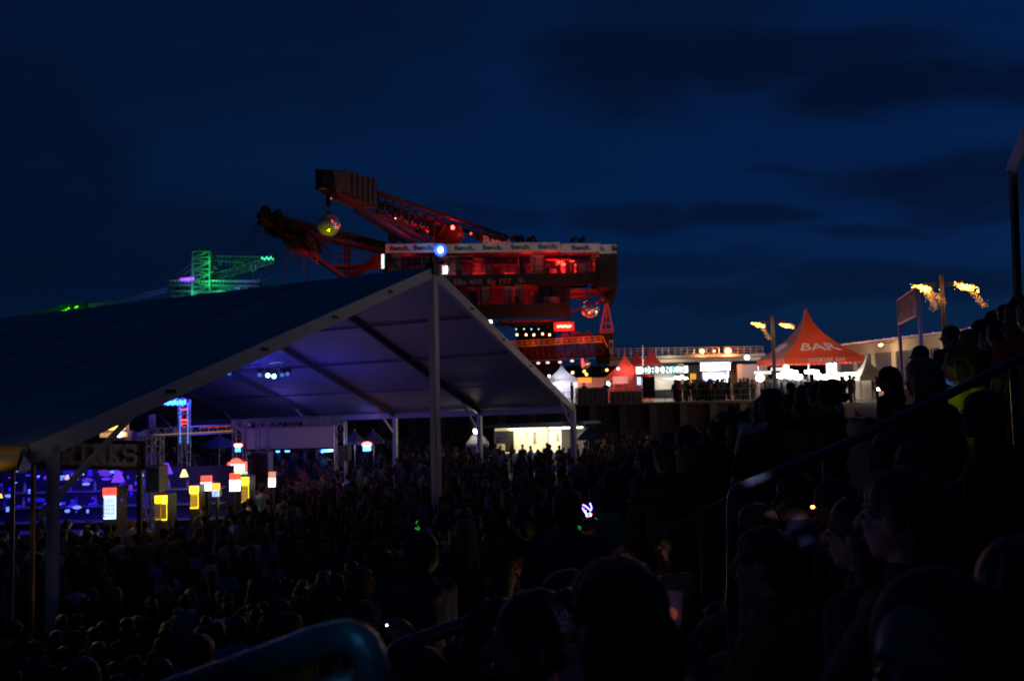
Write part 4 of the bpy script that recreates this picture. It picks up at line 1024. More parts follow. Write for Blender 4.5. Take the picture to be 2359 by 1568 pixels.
for (u, v, b, e) in ((1355, 603, 4, 260), (1310, 602, 2.5, 420), (1270, 604, 4, 420), (1215, 604, 5, 200), (1160, 606, 4, 90), (1085, 612, 3, 90), (1035, 610, 6, 30), (940, 606, 5, 45),
                     (1090, 675, 3, 60), (1160, 678, 2.5, 120), (1215, 673, 3, 160), (1262, 685, 2, 60), (1290, 672, 3, 60)):
    lamp(E(u, v, b), e * (2.0 if v < 640 else 1.2), red, .12)
for (u, v, b) in ((1290, 603, 1.5), (1298, 609, 2.2), (1318, 600, 2.4)):
    q = E(u, v, b); mb = MB(); mb.box(q, (.5, .12, .25), rz=EXA); mb.build('red_lamp', glow('red_hot', (1, .12, .06), 5), exc)
fl = thing('flood_lamp', 'round white floodlight behind the excavator windows above the tent ridge', 'lamp', E(1028, 620, 1.4))
mb = MB(); q = E(1029, 620, 1.2); mb.ell(q, (.27, .2, .27), 12, 8); mb.build('bulb', glow('flood_white', (1, 1, .95), 26), fl)
mb = MB(); mb.box(q + ey_ * .45, (1.1, .2, 1.0), rz=EXA); mb.build('reflector_or_halo', mat('reflector_or_halo', (.5, .5, .48), .5), fl); lamp(q - ey_ * .3, 90, (1, 1, .9), .2); lamp(q - ey_ * .3 + ex_ * 1.2 + zz * .3, 40, (1, 1, .9), .3)
# blue hot lamp on the banner gap
bl = thing('blue_floodlight', 'intense blue white floodlight in front of the excavator banner', 'lamp', E(1015, 576, -1.0))
q = E(1015, 575.5, -1.2); mb = MB(); mb.ell(q, (.30, .2, .36), 12, 8); mb.build('bulb', glow('bluehot', (.35, .6, 1), 12), bl)
mb = MB(); mb.box(q + ey_ * .5, (.9, .6, .9), rz=EXA); mb.build('housing', dk2, bl)
mb = MB(); mb.lathe((0, 0, 0), [(.1, .0), (.5, .02), (.72, .12), (.74, .12), (.5, .0)], 20); mb.v = [tuple(q + ey_ * .18 + ex_ * x + zz * y - ey_ * z) for x, y, z in mb.v]; mb.build('reflector_or_halo', mat('blue_halo_dish', (.02, .07, .35), .5), bl); lamp(q - ey_ * .3, 6, (.06, .25, 1), .1); mb = MB(); mb.bar(q + ey_ * .8, q + ey_ * 1.6 - zz * .3, .15, .15); mb.build('bracket', dk2, bl)  # added dish, coloured blue to imitate the halo around the bulb
lamp(q - ey_ * .5 - ex_ * .5, 110, (.12, .35, 1), .3)
flood('small blue white lamp on the tent ridge bracket', 1000, 622, 60, (.3, .5, 1), 0, .10, 8, mast=False)
flood('white lamp under the excavator beside the right slope of the tent', 1129, 742, 74, (1, .97, .9), 20, .16, 18, mast=False)
lamp(P(1129, 742, 73.5), 350, (1, .97, .95), .15, kind='SPOT', aim=E(1200, 610, 0), cone=95, blend=.9)  # extra fill spot added here to brighten the excavator panels
# vertical white neon at the left end
vn = thing('upright_lamp', 'upright greenish white tube lamp at the left end of the excavator body', 'lamp', E(882, 628, -.2))
mb = MB(); 
for k in range(6): mb.box(E(882, 588 + k * 5.6, -.3), (.28, .12, .22), rz=EXA)
mb.build('lit_segments', glow('greenwhite', (.65, 1, .9), 1.9, .5, 4), vn)
mb = MB(); mb.bar(E(884, 583, -.15), E(884, 634, -.15), .3, .2, up=ey_); mb.build('housing', dk2, vn)
# underside machinery
for (u0, v0, u1, v1, b, d, mt) in ((1150, 736, 1310, 744, .5, 5, rst), (1180, 744, 1290, 750, 1, 3, dk2), (1312, 664, 1420, 668, 1, 4, rst)):
    eface(u0, v0, u1, v1, b, d, mt, 'under_beam')
mb = MB()
for k in range(7):
    q = E(1155 + k * 24, 737, 1.5); mb.bar(q, E(1140 + k * 24, 752, 1.5), .15, .25)
mb.build('gusset', grs, exc)
for (k, ((ua, va), (ub, vb), b, w_)) in enumerate([((1308, 672), (1375, 671), 2, .5), ((1306, 684), (1350, 681), 2.4, .4), ((1312, 678), (1390, 668), 3, .35), ((1375, 676), (1420, 664), 2, .4), ((1310, 720), (1395, 690), 3, .35), ((1330, 690), (1395, 672), 4, .3), ((1345, 668), (1410, 690), 4.6, .3)]):
    mb = MB(); mb.bar(E(ua, va, b), E(ub, vb, b), w_, w_ * .8); mb.build('red_strut', rst, exc)
for (u, v, b, e) in ((1330, 680, 0.4, 120), (1385, 690, 0.8, 45), (1260, 741, 0, 14), (1200, 742, -.5, 12)): lamp(E(u, v, b), e, red, .2)
for (u, v) in ((1399, 683), (1450 - 20 + 0, 698 - 6)):
    pass
# big slewing column, carriage and crawler under the box
sl = MB(); c = E(1235, 760, 7); sl.lathe((c.x, c.y, 3.5), [(4.2, 0), (4.2, 1.2), (3.4, 1.4), (3.0, 3.5), (2.4, 6.0), (2.4, P(1235, 748, c.y).z - 3.5)], 24); sl.build('slewing_column', dk2, exc)
# mast on the right
def elat(a, b, w, n, nm='lattice_mast', mt=rst, rc=.09, rd=.05, up=(0, 0, 1), h=None):
    mb = MB(); lattice(mb, a, b, w, n, rc, rd, up=up, h=h); return mb.build(nm, mt, exc)
mb = MB(); ap = E(1397, 688, 1.0)
for u in (1383, 1412): mb.bar(ap, E(u, 763, 1.0), .18, .18, up=ey_)
mb.bar(ap + ey_ * .2, E(1396, 765, 3.0), .16, .16); mb.bar(E(1383, 760, 1.0), E(1412, 757, 1.0), .14, .14); mb.bar(E(1382, 766, 1.0), E(1412, 764, 1.0), .2, .2); mb.bar(E(1390, 728, 1.0), E(1405, 727, 1.0), .1, .1)
mb.bar(E(1388, 745, 1.0), E(1409, 744, 1.0), .08, .08)
mb.build('frame_mast', mat('bright_red_steel', (.5, .10, .04), .6, .2, var=.2), exc)
eface(1378, 766, 1412, 806, 1.5, 2.5, dk, 'machine_house'); eface(1380, 806, 1416, 838, 1.4, 2, dk2, 'machine_base')
mb = MB()
for (u, v, r_) in ((1396, 690, .7), (1408, 682, .6), (1404, 697, .5), (1412, 672, .5)): mb.ell(E(u, v, 1.3), (r_, r_, r_ * .9), 8, 6)
mb.build('cable_drum', dk2, exc)
lamp(E(1395, 745, -1.5), 45, (1, .05, .02), .2); lamp(E(1392, 712, -1.5), 25, (1, .04, .02), .2)
wb = thing('upright_banner', 'small white upright banner with a dark square beside the machine house', 'banner', E(1409, 815, .5))
eb = eface(1404, 783, 1412.5, 815, .8, .06, mat('ban_w2', (.55, .55, .62), .7), 'cloth'); eb.parent = None
mb = MB(); a_ = E(1404, 815, .6); c2 = E(1412.5, 783, .6); mb.box((a_ + c2) / 2, ((c2 - a_).dot(ex_), .05, c2.z - a_.z), rz=EXA); mb.build('cloth', M['ban_w2'], wb)
bpy.data.objects.remove(eb)
mb = MB(); a_ = E(1406, 800, .55); c2 = E(1410, 788, .55); mb.box((a_ + c2) / 2, ((c2 - a_).dot(ex_), .05, c2.z - a_.z), rz=EXA); mb.build('print', blk, wb)
# bridge with handrails
ba, bb_ = E(1150, 812, -2), E(1390, 790, -2)
br = thing('conveyor_bridge', 'red lit conveyor bridge with orange handrails under the excavator', 'bridge', ((ba + bb_) / 2).xyz - zz * 1)
mb = MB(); lattice(mb, E(1140, 815, -2), E(1388, 800, -2), 1.3, 18, .08, .045, h=1.5); mb.build('truss', rst, br)
mb = MB(); mb.bar(E(1140, 801, -2), E(1388, 787, -2), 1.5, .2); mb.build('walkway', mat('walk_metal', (.35, .22, .12), .5, .4), br)
rm = MB(); orl = mat('orange_rail', (.75, .28, .05), .5)
for k in range(19):
    u = 1150 + k * 13; vb = 801 - 14 * (u - 1140) / 248; rm.bar(E(u, vb, -2.7), E(u, vb - 13, -2.7), .07, .07)
for dv in (13, 7.5): rm.bar(E(1145, 801 - dv, -2.7), E(1388, 787 - dv, -2.7), .08, .08)
rm.bar(E(1388, 774, -2.7), E(1400, 800, -2.7), .12, .12); rm.build('handrail', orl, br)
for (u, v, e) in ((1170, 790, 60), (1230, 788, 90), (1290, 782, 120), (1345, 780, 140), (1300, 815, 50), (1380, 785, 60)): lamp(E(u, v, -3.4), e * .16, (1, .16, .04), .2)
for (u, v, e) in ((1210, 812, 20), (1260, 812, 20)): lamp(E(u, v, -1), e, red, .2)
for k, (u, v) in enumerate(((1240, 812), (1268, 809), (1296, 806), (1330, 803), (1352, 800))):
    mb = MB(); mb.bar(E(u, v, -2), E(u - 8 + 4 * (k % 3), v + 22, -2), .1, .1); mb.bar(E(u + 8, v, -2), E(u - 2, v + 22, -2), .08, .08); mb.build('hanging_strut', rst, br)
mb = MB(); mb.bar(E(1205, 832, -2), E(1370, 824, -2), .25, .15); mb.build('lower_rail', mat('pale_steel', (.35, .33, .33), .5, .4), br)
mb = MB()
for k in range(12):
    q = E(1298 + k * 8 * .7, 781 - k * .5, -1.0); mb.box(q + zz * rr.random() * .4, (.4, .4, .3 + rr.random() * .5), rz=EXA)
mb.build('gear_boxes', rst, br)
# red light bar
lbh = thing('red_light_bar', 'bar of six blinding red white lamps under the excavator', 'light bar', E(1299, 752, -.6))
for k in range(6):
    q = E(1285.5 + k * 5.6, 752 - (k % 2) * 1.2, -1.0); mb = MB(); mb.ell(q, (.16, .12, .17), 10, 6); mb.build('red_bulb', glow('redwhite_hot', (1, .07, .05), 16), lbh)
mb = MB(); mb.box(E(1299, 752, -.75), (2.3, .15, 1.0), rz=EXA); mb.build('housing', mat('red_glow_backing', (.6, .08, .05), .6), lbh)  # widened housing, its red colour imitating the glow around the bulbs
lamp(E(1299, 752, -2.0), 150, (1, .02, .012), .4)
# rows of small lamps
for k, u in enumerate((1191, 1212, 1230, 1250, 1266)):
    o = MB().ell(E(u, 771 - (k == 3) * 2, -1), .13, 8, 6).build('small_lamp', glow('peach', (1, .45, .2), 6 if k != 1 else 9), None)
    tag(o, ['leftmost', 'second', 'third', 'fourth', 'rightmost'][k] + ' peach lamp of the lower row under the excavator', 'lamp', 'row of peach lamps under the excavator')
for k, u in enumerate((1189, 1207, 1224, 1241)):
    o = MB().ell(E(u, 758, 0), .08, 8, 6).build('small_lamp', glow('teal_small', (.3, .7, .75), 2.2), None)
    tag(o, ['leftmost', 'second', 'third', 'rightmost'][k] + ' faint teal lamp of the upper row under the excavator', 'lamp', 'row of faint teal lamps under the excavator')
for k, (u, v) in enumerate(((1240, 836), (1262, 835), (1290, 834), (1318, 831))):
    o = MB().ell(E(u, v, -2), (.2, .15, .12), 8, 6).build('small_lamp', glow('pinkwhite', (1, .5, .5), 2.2), None)
    tag(o, ['leftmost', 'second', 'third', 'rightmost'][k] + ' pinkish lamp hanging under the conveyor bridge', 'lamp', 'pinkish lamps under the conveyor bridge')
for k, (u, v, c) in enumerate(((1265, 866, (1, .7, .5)), (1319, 858, (1, .6, .3)), (1346, 855, (1, .6, .1)), (1351, 862, (1, .65, .1)), (1398, 852, (1, .5, .1)), (1424, 849, (.7, .7, 1)))):
    o = MB().ell(P(u, v, 72), .13, 8, 6).build('hanging_lamp', glow('hl%d' % k, c, 4), None)
    tag(o, ['pale orange lamp above the left corner of the white peaked tent', 'orange lamp right of the white tent peak', 'upper yellow lamp between white tent and red tents', 'lower yellow lamp between white tent and red tents', 'small orange lamp just left of the red tents', 'violet lamp beside the dark box left of red peaks'][k], 'lamp')
dkb = MB(); px_box(dkb, 1389, 843, 1424, 858, 78, 2); 
dkb.build('cable_box', dk2, exc)
# ------------------------------------------------ booms
def boxbeam(nm, A, B, w, h, mt, parent=exc, w2=None, h2=None, up=zz):
    mb = MB(); A = Vector(A); B = Vector(B); n = (B - A).normalized(); r = n.cross(up).normalized(); u = r.cross(n); w2 = w2 or w; h2 = h2 or h
    mb.hexa([A - r * w / 2 - u * h / 2, A + r * w / 2 - u * h / 2, B + r * w2 / 2 - u * h2 / 2, B - r * w2 / 2 - u * h2 / 2, A - r * w / 2 + u * h / 2, A + r * w / 2 + u * h / 2, B + r * w2 / 2 + u * h2 / 2, B - r * w2 / 2 + u * h2 / 2]); return mb.build(nm, mt, parent)
# counterweight boom: root behind the deck roof, tip up and towards the viewer on the left
YT, YR = 68.0, 100.0
def bp(u, v, f):      # f 0 at tip .. 1 at root
    return P(u, v, YT + (YR - YT) * f)
cw = mat('counterweight_grey', (.06, .055, .05), .8, var=.2, scale=.8)
# counterweight box corner by corner
A1, A2, A3, A4 = P(742, 396, 66.5), P(742, 436, 66.5), P(798, 396, 68.0), P(798, 444, 68.0)
B1, B2 = P(866, 414, 78.5), P(868, 482, 78.5)
off = (B1 - P(798, 396, 68)); 
ad = (P(868, 416, 79) - P(798, 394, 67.5)); ad.z = ad.z
wv = Vector((-.92, -.28, 0)).normalized() * 2.6
T0, T1 = P(796, 393, 68.5), P(869, 414, 79.5)
L0, L1 = P(796, 441, 68.5), P(869, 481, 79.5)
mb = MB(); mb.hexa([L0, L0 + wv, L1 + wv, L1, T0, T0 + wv, T1 + wv, T1]); mb.build('counterweight_box', cw, exc)
T2, L2 = P(764, 391, 66.0), P(750, 436, 66.0)
mb = MB(); mb.hexa([L0 + wv * .02, L0 + wv * .98, P(743, 432, 65.6), P(775, 444, 65.9), T0 - zz * .05, T0 + wv * .98 - zz * .05, P(743, 399, 65.6), P(768, 392, 65.9)]); mb.build('counterweight_nose', cw, exc)
for k in range(1, 6):
    f = k / 6; a = L0.lerp(L1, f); b = T0.lerp(T1, f); o_ = (a - b).cross(wv).normalized() * .0 - wv.normalized() * .06
    mb = MB(); mb.bar(a + o_, b + o_, .12, .10); mb.build('box_rib', dk2, exc)
    mb = MB(); mb.bar(a - zz * .08, a + wv - zz * .08, .25, .12); mb.build('floor_rib', mat('floor_red', (.4, .08, .07), .7), exc)
n_b = Vector((-.9, .35, 0)).normalized()
rt = lambda u, v, f, side=0: P(u, v, 79.5 + (100 - 79.5) * f) + n_b * side
upper = [(869, 443, 0), (1170, 545, 1)]; lower = [(868, 480, 0), (996, 566, .75)]
def pl(l, f, s):
    (u0, v0, f0), (u1, v1, f1) = l; return rt(u0 + (u1 - u0) * f, v0 + (v1 - v0) * f, f0 + (f1 - f0) * f, s)
for s in (0, 2.6):
    mb = MB(); mb.bar(pl(upper, 0, s), pl(upper, 1, s), .3, .35); mb.build('boom_chord', rst, exc)
    mb = MB(); mb.bar(pl(lower, 0, s), pl(lower, 1, s), .26, .3); mb.build('boom_chord', grs, exc)
    nb_ = 9
    for k in range(nb_):
        fu = k / nb_ * .62; fl_ = k / nb_ * .95; fl2 = (k + .6) / nb_ * .95
        mb = MB(); mb.bar(pl(upper, fu, s), pl(lower, fl_, s), .13, .13); mb.bar(pl(upper, fu, s), pl(lower, fl2, s), .11, .11); mb.build('boom_strut', grs, exc)
for k in range(10):
    f = k / 10; mb = MB(); mb.bar(pl(upper, f, 0), pl(upper, f, 2.6), .12, .12)
    if k < 9: mb.bar(pl(upper, f, 0), pl(upper, f + .1, 2.6), .09, .09)
    mb.build('cross_bar', rst, exc)
# long lower chord from under the counterweight down to the deck
for (a, b) in (((775, 445, 67.5), (960, 560, 92)), ((868, 488, 80), (1000, 566, 95))):
    mb = MB(); mb.bar(P(*a), P(*b), .28, .34); mb.build('tie_beam', rst, exc)
mb = MB(); mb.bar(P(900, 522 - 25, 84), P(1015, 542, 96), .9, .5); mb.build('conveyor_trough', mat('trough_red', (.5, .08, .06), .6, .1), exc)
for k in range(24):
    f = k / 24; q = rt(875 + 150 * f, 452 + 58 * f, f * .5, 1.0); mb = MB(); mb.box(q + zz * (-.5 - .3 * (k % 3)), (.3, .3, .5)); mb.build('pulley_block', grs, exc)
for k in range(14):
    q = P(880 + k * 10, 470 + k * 4.5, 82 + k); mb = MB(); mb.box(q, (.45, .3, .25)); mb.build('pulley_block', grs, exc)
lamp(P(925, 500, 84), 12, red, .3); lamp(P(975, 530, 88), 45, red, .3); lamp(P(1010, 520, 93), 40, red, .2); lamp(P(1060, 540, 92), 60, red, .2); lamp(P(800, 480, 66), 26, (1, .05, .06), .4); lamp(P(880, 545, 86), 22, red, .3)
# cabin tower with the red lamp
cab = [E(1002, 560, 5), E(1060, 560, 5)]
mb = MB(); c = E(1032, 545, 5); mb.box(c, (3.0, 2.6, 2.2), rz=EXA); mb.build('winch_house', dk2, exc)
mb = MB(); q = E(1043, 516, 5); w4 = [E(1022, 531, 4), E(1068, 533, 4), E(1068, 533, 7), E(1022, 531, 7)]; t4 = [E(1030, 517, 5), E(1056, 519, 5), E(1056, 519, 6), E(1030, 517, 6)]
mb.hexa(w4 + t4); mb.build('red_hood', mat('hood_red', (.6, .08, .05), .7), exc)
for (a, b) in (((1027, 516), (1012, 540)), ((1057, 518), (1070, 550)), ((1000, 505), (1000, 560)), ((1108, 528), (1106, 560)), ((984, 520), (986, 560))): mb = MB(); mb.bar(E(a[0], a[1], 3.6), E(b[0], b[1], 3.6), .2, .2); mb.build('hood_leg', rst, exc)
hl_ = thing('flood_lamp', 'glowing red hot lamp under a hood on top of the excavator', 'lamp', E(1043, 526, 3)); mb = MB(); mb.ell(E(1043, 524, 3), (.22, .2, .26), 10, 7); mb.build('bulb', glow('red_hot_bulb', (1, .045, .035), 14), hl_)
mb = MB(); mb.box(E(1043, 519.5, 3.1), (.5, .3, .15), rz=EXA); mb.build('bracket', dk2, hl_); lamp(E(1043, 526, 2), 150, red, .2)
for u in (984, 1085): mb = MB(); mb.ell(E(u, 532 if u < 1000 else 538, 3), .13, 8, 6); tag(mb.build('small_lamp', glow('red_small', (1, .03, .015), 6)), 'small red lamp %s of the glowing hooded lamp' % ('left' if u < 1000 else 'right'), 'lamp')
rb = thing('sponsor_banner', 'pink lit banner reading Bench half hidden behind the excavator roof', 'banner', E(1140, 556, 4))
mb = MB(); a_ = E(1098, 562, 4); c2 = E(1172, 543, 4); mb.bar(E(1095, 543, 4), E(1172, 556, 4), .06, 1.0, up=zz); mb.build('cloth', dk2, rb)
mb = MB(); text_into(mb, 'Bench', E(1112, 561, 3.8), (E(1180, 567, 3.8) - E(1108, 556, 3.8)).normalized(), zz, .95, .04, .04, stretch=1.1); mb.build('lettering', mat('pale_letters', (.7, .6, .6), .6), rb)
lamp(E(1135, 545, 1.5), 60, (1, .18, .14), .3)
mb = MB(); q = E(905, 508, 0)
sl_ = thing('flood_lamp', 'irregular white lamp cluster hanging inside the upper boom', 'lamp', P(905, 508, 84)); q = P(905, 508, 84)
for k in range(6):
    mb = MB(); mb.ell(q + Vector((rr.uniform(-.3, .3), 0, rr.uniform(-.25, .25))), .11, 8, 6); mb.build('bulb', glow('clusterwhite', (.85, .9, 1), 9), sl_)
mb = MB(); mb.bar(q, q + zz * 1.6, .06, .06); mb.build('hanger', dk2, sl_)
# silhouettes on the roof: bushes of gear, people
for (u, w_) in ((1188, .9), (1208, 1.3), (1226, .8), (1330, 1.4), (905, .8)):
    mb = MB(); q = E(u, 560, 1.5)
    for k in range(7): mb.ell(q + ex_ * rr.uniform(-w_ / 2, w_ / 2) + zz * rr.uniform(.2, .8), (.25, .25, .25), 7, 5)
    mb.build('roof_gear', dk2, exc)
eface(903, 538, 914, 562, 1, 1, dk2, 'stack_pipe')
# ------------------------------------------------ lower left boom with bucket wheel end
bm2 = [(890, 566, 93), (600, 492, 80)]
def b2(f, dv=0, s=0):
    u = 890 - 290 * f; v = 566 - 74 * f + dv; return P(u, v, 93 - 13 * f) + Vector((0, s, 0))
for s in (0, 2.2):
    mb = MB(); mb.bar(b2(0, -3, s), b2(1, -3, s), .35, .45); mb.build('boom_chord', grs, exc)
    mb = MB(); mb.bar(b2(0, 12, s), b2(1, 22, s), .3, .35); mb.build('boom_chord', rst, exc)
    for k in range(12):
        f = k / 12; mb = MB(); mb.bar(b2(f, -3, s), b2(f + .06, 12 + 8 * f, s), .12, .12); mb.bar(b2(f + .06, 12 + 8 * f, s), b2(f + .083, -3, s), .12, .12); mb.build('boom_strut', rst, exc)
tri = [((600, 500), (795, 641)), ((795, 641), (884, 575)), ((795, 538), (795, 640)), ((690, 548), (795, 538)), ((800, 639), (880, 588)), ((760, 612), (884, 612))]
for s in (0, 2.0):
    for ((ua, va), (ub, vb)) in tri:
        mb = MB(); w_ = .38 if (ub == 795 and ua == 600) else .24; A_ = P(ua, va, 80 + 13 * (ua - 600) / 290) + Vector((0, s, 0)); B_ = P(ub, vb, 80 + 13 * (ub - 600) / 290) + Vector((0, s, 0)); mb.bar(A_, B_, w_, w_ * 1.2); mb.build('support_strut', rst, exc)
mb = MB()
for (ua, va, ub, vb) in ((760, 578, 884, 588), (770, 590, 884, 600), (760, 578, 758, 612), (784, 580, 784, 612)): mb.bar(P(ua, va, 86.5), P(ub, vb, 91), .07, .07)
mb.build('walkway_rail', rst, exc)
wheel = MB(); wc = P(648, 515, 81)
for k in range(46):
    f = rr.random(); u = 602 + 118 * f; v = 488 + 58 * f + rr.random() * (18 + 22 * math.sin(PI * min(1, f * 1.2))); wheel.box(P(u, v, 80.5 + rr.random() * 3), (.3 + rr.random() * 1.1, .5, .3 + rr.random() * .7), rz=rr.random())
wheel.build('bucket_wheel_gear', dk2, exc)
for k in range(34):      # ragged head of chutes, rollers and struts at the boom end
    f = rr.random(); u = 600 + 125 * f; vt_ = 484 + 62 * f; v0_ = vt_ + rr.uniform(-6, 34 + 14 * math.sin(PI * f)); A_ = P(u, v0_, 80 + 4 * rr.random()); ln = rr.uniform(.6, 2.4); an = rr.uniform(-.2, 1.5)
    mb = MB(); mb.bar(A_, A_ + Vector((math.cos(an) * ln, rr.uniform(-.5, .5), -math.sin(an) * ln)), rr.uniform(.12, .5), rr.uniform(.12, .4)); mb.build('head_strut', rr.choice([dk2, grs, grs, rst]), exc)
mb = MB(); mb.ell(P(612, 484, 81), (.55, .5, .5), 10, 7); mb.ell(P(640, 492, 81), (.5, .5, .45), 10, 7); mb.build('head_drum', dk2, exc)
for k in range(16):
    u = 650 + k * 5; mb = MB(); a_ = P(u, 540 + k * 1.6, 82 + .3 * (k % 3)); mb.bar(a_, a_ + Vector((.3 + .25 * (k % 3), 0, -1.1 - .35 * (k % 4))), .18, .14); mb.build('hanging_bucket', mat('bucket_red', (.5, .06, .05), .6), exc)
mb = MB()
for (ua, va, ub, vb) in ((600, 505, 548, 585), (612, 512, 560, 590), (620, 540, 612, 640), (660, 560, 655, 660), (700, 575, 700, 655), (610, 500, 575, 560)): mb.tube(P(ua, va, 81), P(ub, vb, 80), .035, n=4)
mb.build('stay_cable', rst, exc)
lamp(P(705, 585, 79), 45, (1, .02, .05), .3); lamp(P(800, 625, 83), 40, (1, .02, .02), .3); lamp(P(860, 590, 86), 26, (1, .02, .03), .3); lamp(P(770, 560, 80), 18, (1, .02, .04), .3)
# ================================================================== mirror balls
mir = bpy.data.materials.new('mirror_tiles'); mir.use_nodes = True; t_ = mir.node_tree; b_ = t_.nodes['Principled BSDF']; b_.inputs['Metallic'].default_value = .8; b_.inputs['Roughness'].default_value = .12; b_.inputs['Base Color'].default_value = (.75, .78, .8, 1)
tcn = t_.nodes.new('ShaderNodeTexCoord'); vo = t_.nodes.new('ShaderNodeTexVoronoi'); vo.inputs['Scale'].default_value = 14; bpn = t_.nodes.new('ShaderNodeBump'); bpn.inputs['Strength'].default_value = .12; bpn.inputs['Distance'].default_value = .05
t_.links.new(tcn.outputs['Object'], vo.inputs['Vector']); t_.links.new(vo.outputs['Distance'], bpn.inputs['Height']); t_.links.new(bpn.outputs[0], b_.inputs['Normal'])
def mirror_ball(label, u, v, Y, rpx, hang_v, hang_u=None):
    c = P(u, v, Y); r = rpx / FPX * Y; th = thing('mirror_ball', label, 'mirror ball', (c.x, c.y, c.z - r), None)
    mb = MB(); n, m = 40, 24
    mb.ell(c, r, n, m); b = mb.build('ball', mir, th)          # flat facets: the tiles
    mb = MB(); mb.lathe(c + zz * r, [(r * .22, -r * .03), (r * .2, r * .08), (r * .05, r * .12)], 12); mb.build('cap', dk2, th)
    if hang_v:
        top = P(hang_u or u, hang_v, Y); mb = MB(); mb.tube(c + zz * r, top, .035, n=5); mb.build('cable', dk2, th)
    return c, r
c, r = mirror_ball('mirror ball hanging from the upper boom, lit yellow green below', 757, 517, 68, 27, 470)
mb = MB(); q = P(757, 460, 68); mb.box(q, (.38, .38, 1.1)); o = mb.build('hook_block', dk2); tag(o, 'dark hook block between upper boom and hanging mirror ball', 'hook')
mb = MB(); mb.tube(P(757, 448, 68), P(765, 440, 68), .05); mb.build('shackle', rst, o); mb = MB(); mb.ell(P(763, 457, 67.6), .09, 8, 6); mb.build('small_orange_lamp', glow('dimorange', (.6, .3, .05), .6), o)
lamp(c + Vector((.3, -1.5, -3.2)), 240, (.9, .95, .0), .25)
c, r = mirror_ball('mirror ball hanging below the right end, lit red below', 1360, 712, 84, 21, 668, 1352)
lamp(c + Vector((-.9, -2.2, -2.0)), 260, (1, .04, .03), .2)
c, r = mirror_ball('small mirror ball with a red reflection under the conveyor bridge', 1347, 838, 74, 12, 806)
mb = MB(); mb.ell(P(1342, 836, 73.2), (.1, .06, .45), 8, 6); tag(mb.build('red_reflection_glow', glow('rrl', (1, .03, .03), 5)), 'narrow red glow added for the reflection on the small mirror ball', 'lamp')  # glowing streak added in place of the ball's red reflection
# ================================================================== green and violet lit machine far away
GY_ = 190.0
gm = mat('green_steel', (.12, .13, .12), .6, .2, var=.3, scale=.3)
gx = thing('lattice_excavator', 'distant mining machine lit green and violet left of the big excavator', 'excavator', P(500, 690, GY_))
def G(u, v, d=0): return P(u, v, GY_ + d)
mb = MB(); lattice(mb, G(471, 690), G(471, 582), 4.2, 8, .28, .16, up=(1, 0, 0)); mb.build('mast', gm, gx)
mb = MB(); lattice(mb, G(490, 600, 2), G(462, 575, 2), 2.0, 3, .2, .12, up=(1, 0, 0)); mb.build('mast_head', gm, gx)
for (w_, (ua, va), (ub, vb), nm) in ((.35, (466, 590), (396, 642), 'stay'), (.35, (466, 600), (402, 650), 'stay'), (.3, (468, 612), (425, 648), 'stay'), (.25, (480, 590), (628, 592), 'stay'), (.2, (485, 600), (560, 605), 'stay'), (.4, (470, 620), (440, 650), 'stay')):
    mb = MB(); mb.bar(G(ua, va), G(ub, vb), w_, w_); mb.build(nm, gm, gx)
mb = MB(); lattice(mb, G(488, 640, 1), G(560, 622, 1), 1.6, 8, .18, .1); mb.build('boom', gm, gx)
mb = MB(); lattice(mb, G(560, 622, 1), G(632, 598, 1), 1.8, 9, .18, .1); mb.build('boom', gm, gx)
mb = MB(); lattice(mb, G(540, 607, 2), G(632, 592, 2), 1.2, 10, .14, .08); mb.build('upper_boom', gm, gx)
mb = MB(); mb.path([G(579, 612), G(579, 622), G(584, 627), G(589, 622), G(589, 610)], .3, 6); mb.build('hook_loop', gm, gx)
for (v, u0, u1) in ((650, 392, 600), (658, 396, 602), (672, 398, 575), (684, 402, 560)):
    mb = MB(); mb.bar(G(u0, v), G(u1, v + 2), 3.5, .45); mb.build('deck', gm, gx)
mb = MB()
for k in range(26):
    u = 395 + k * 8; mb.bar(G(u, 651, -2), G(u, 645, -2), .12, .12)
mb.bar(G(392, 645, -2), G(600, 647, -2), .15, .15); mb.build('railing', mat('pale_rail', (.5, .5, .4), .5), gx)
for k in range(70):     # tangle of struts
    u = 395 + 205 * rr.random() if k % 3 else 455 + 34 * rr.random(); v = 648 + 36 * rr.random() if k % 3 else 580 + 100 * rr.random(); an = rr.uniform(-1.4, 1.4); ln = rr.uniform(1, 3.4); A_ = G(u, v, rr.uniform(-3, 3))
    mb = MB(); mb.bar(A_, A_ + Vector((math.cos(an) * ln, 0, math.sin(an) * ln)), .14, .14); mb.build('strut', gm, gx)
for k in range(16):
    u = 495 + k * 8.5; mb = MB(); mb.bar(G(u, 594), G(u + rr.uniform(-3, 3), 608 + 18 * rr.random()), .1, .1); mb.build('hanger', gm, gx)
mb = MB()
for k in range(16):
    u = 402 + k * 11; mb.bar(G(u, 652), G(u + (9 if k % 2 else -5), 686), .5, .5)
mb.build('deck_brace', gm, gx)
for k in range(9):
    u = 405 + k * 19; mb = MB(); mb.box(G(u, 664 + (k % 3) * 5, 1), (1.3 + .4 * (k % 2), 2, 1.3)); mb.build('deck_house', gm, gx)
for (u, v, e, c) in ((476, 600, 900, 0), (474, 625, 900, 0), (474, 650, 1300, 0), (500, 672, 1500, 1), (440, 675, 1200, 1), (545, 668, 900, 2), (570, 672, 700, 3), (420, 625, 500, 3), (430, 645, 700, 3), (540, 602, 350, 0), (600, 600, 500, 1), (618, 590, 600, 4), (580, 612, 500, 3), (510, 628, 250, 2)):
    lamp(G(u, v, -3.5), e * .34, [(.03, 1, .25), (.04, .9, .45), (.1, .4, .9), (.22, .08, 1), (.1, 1, .6)][c], .5)
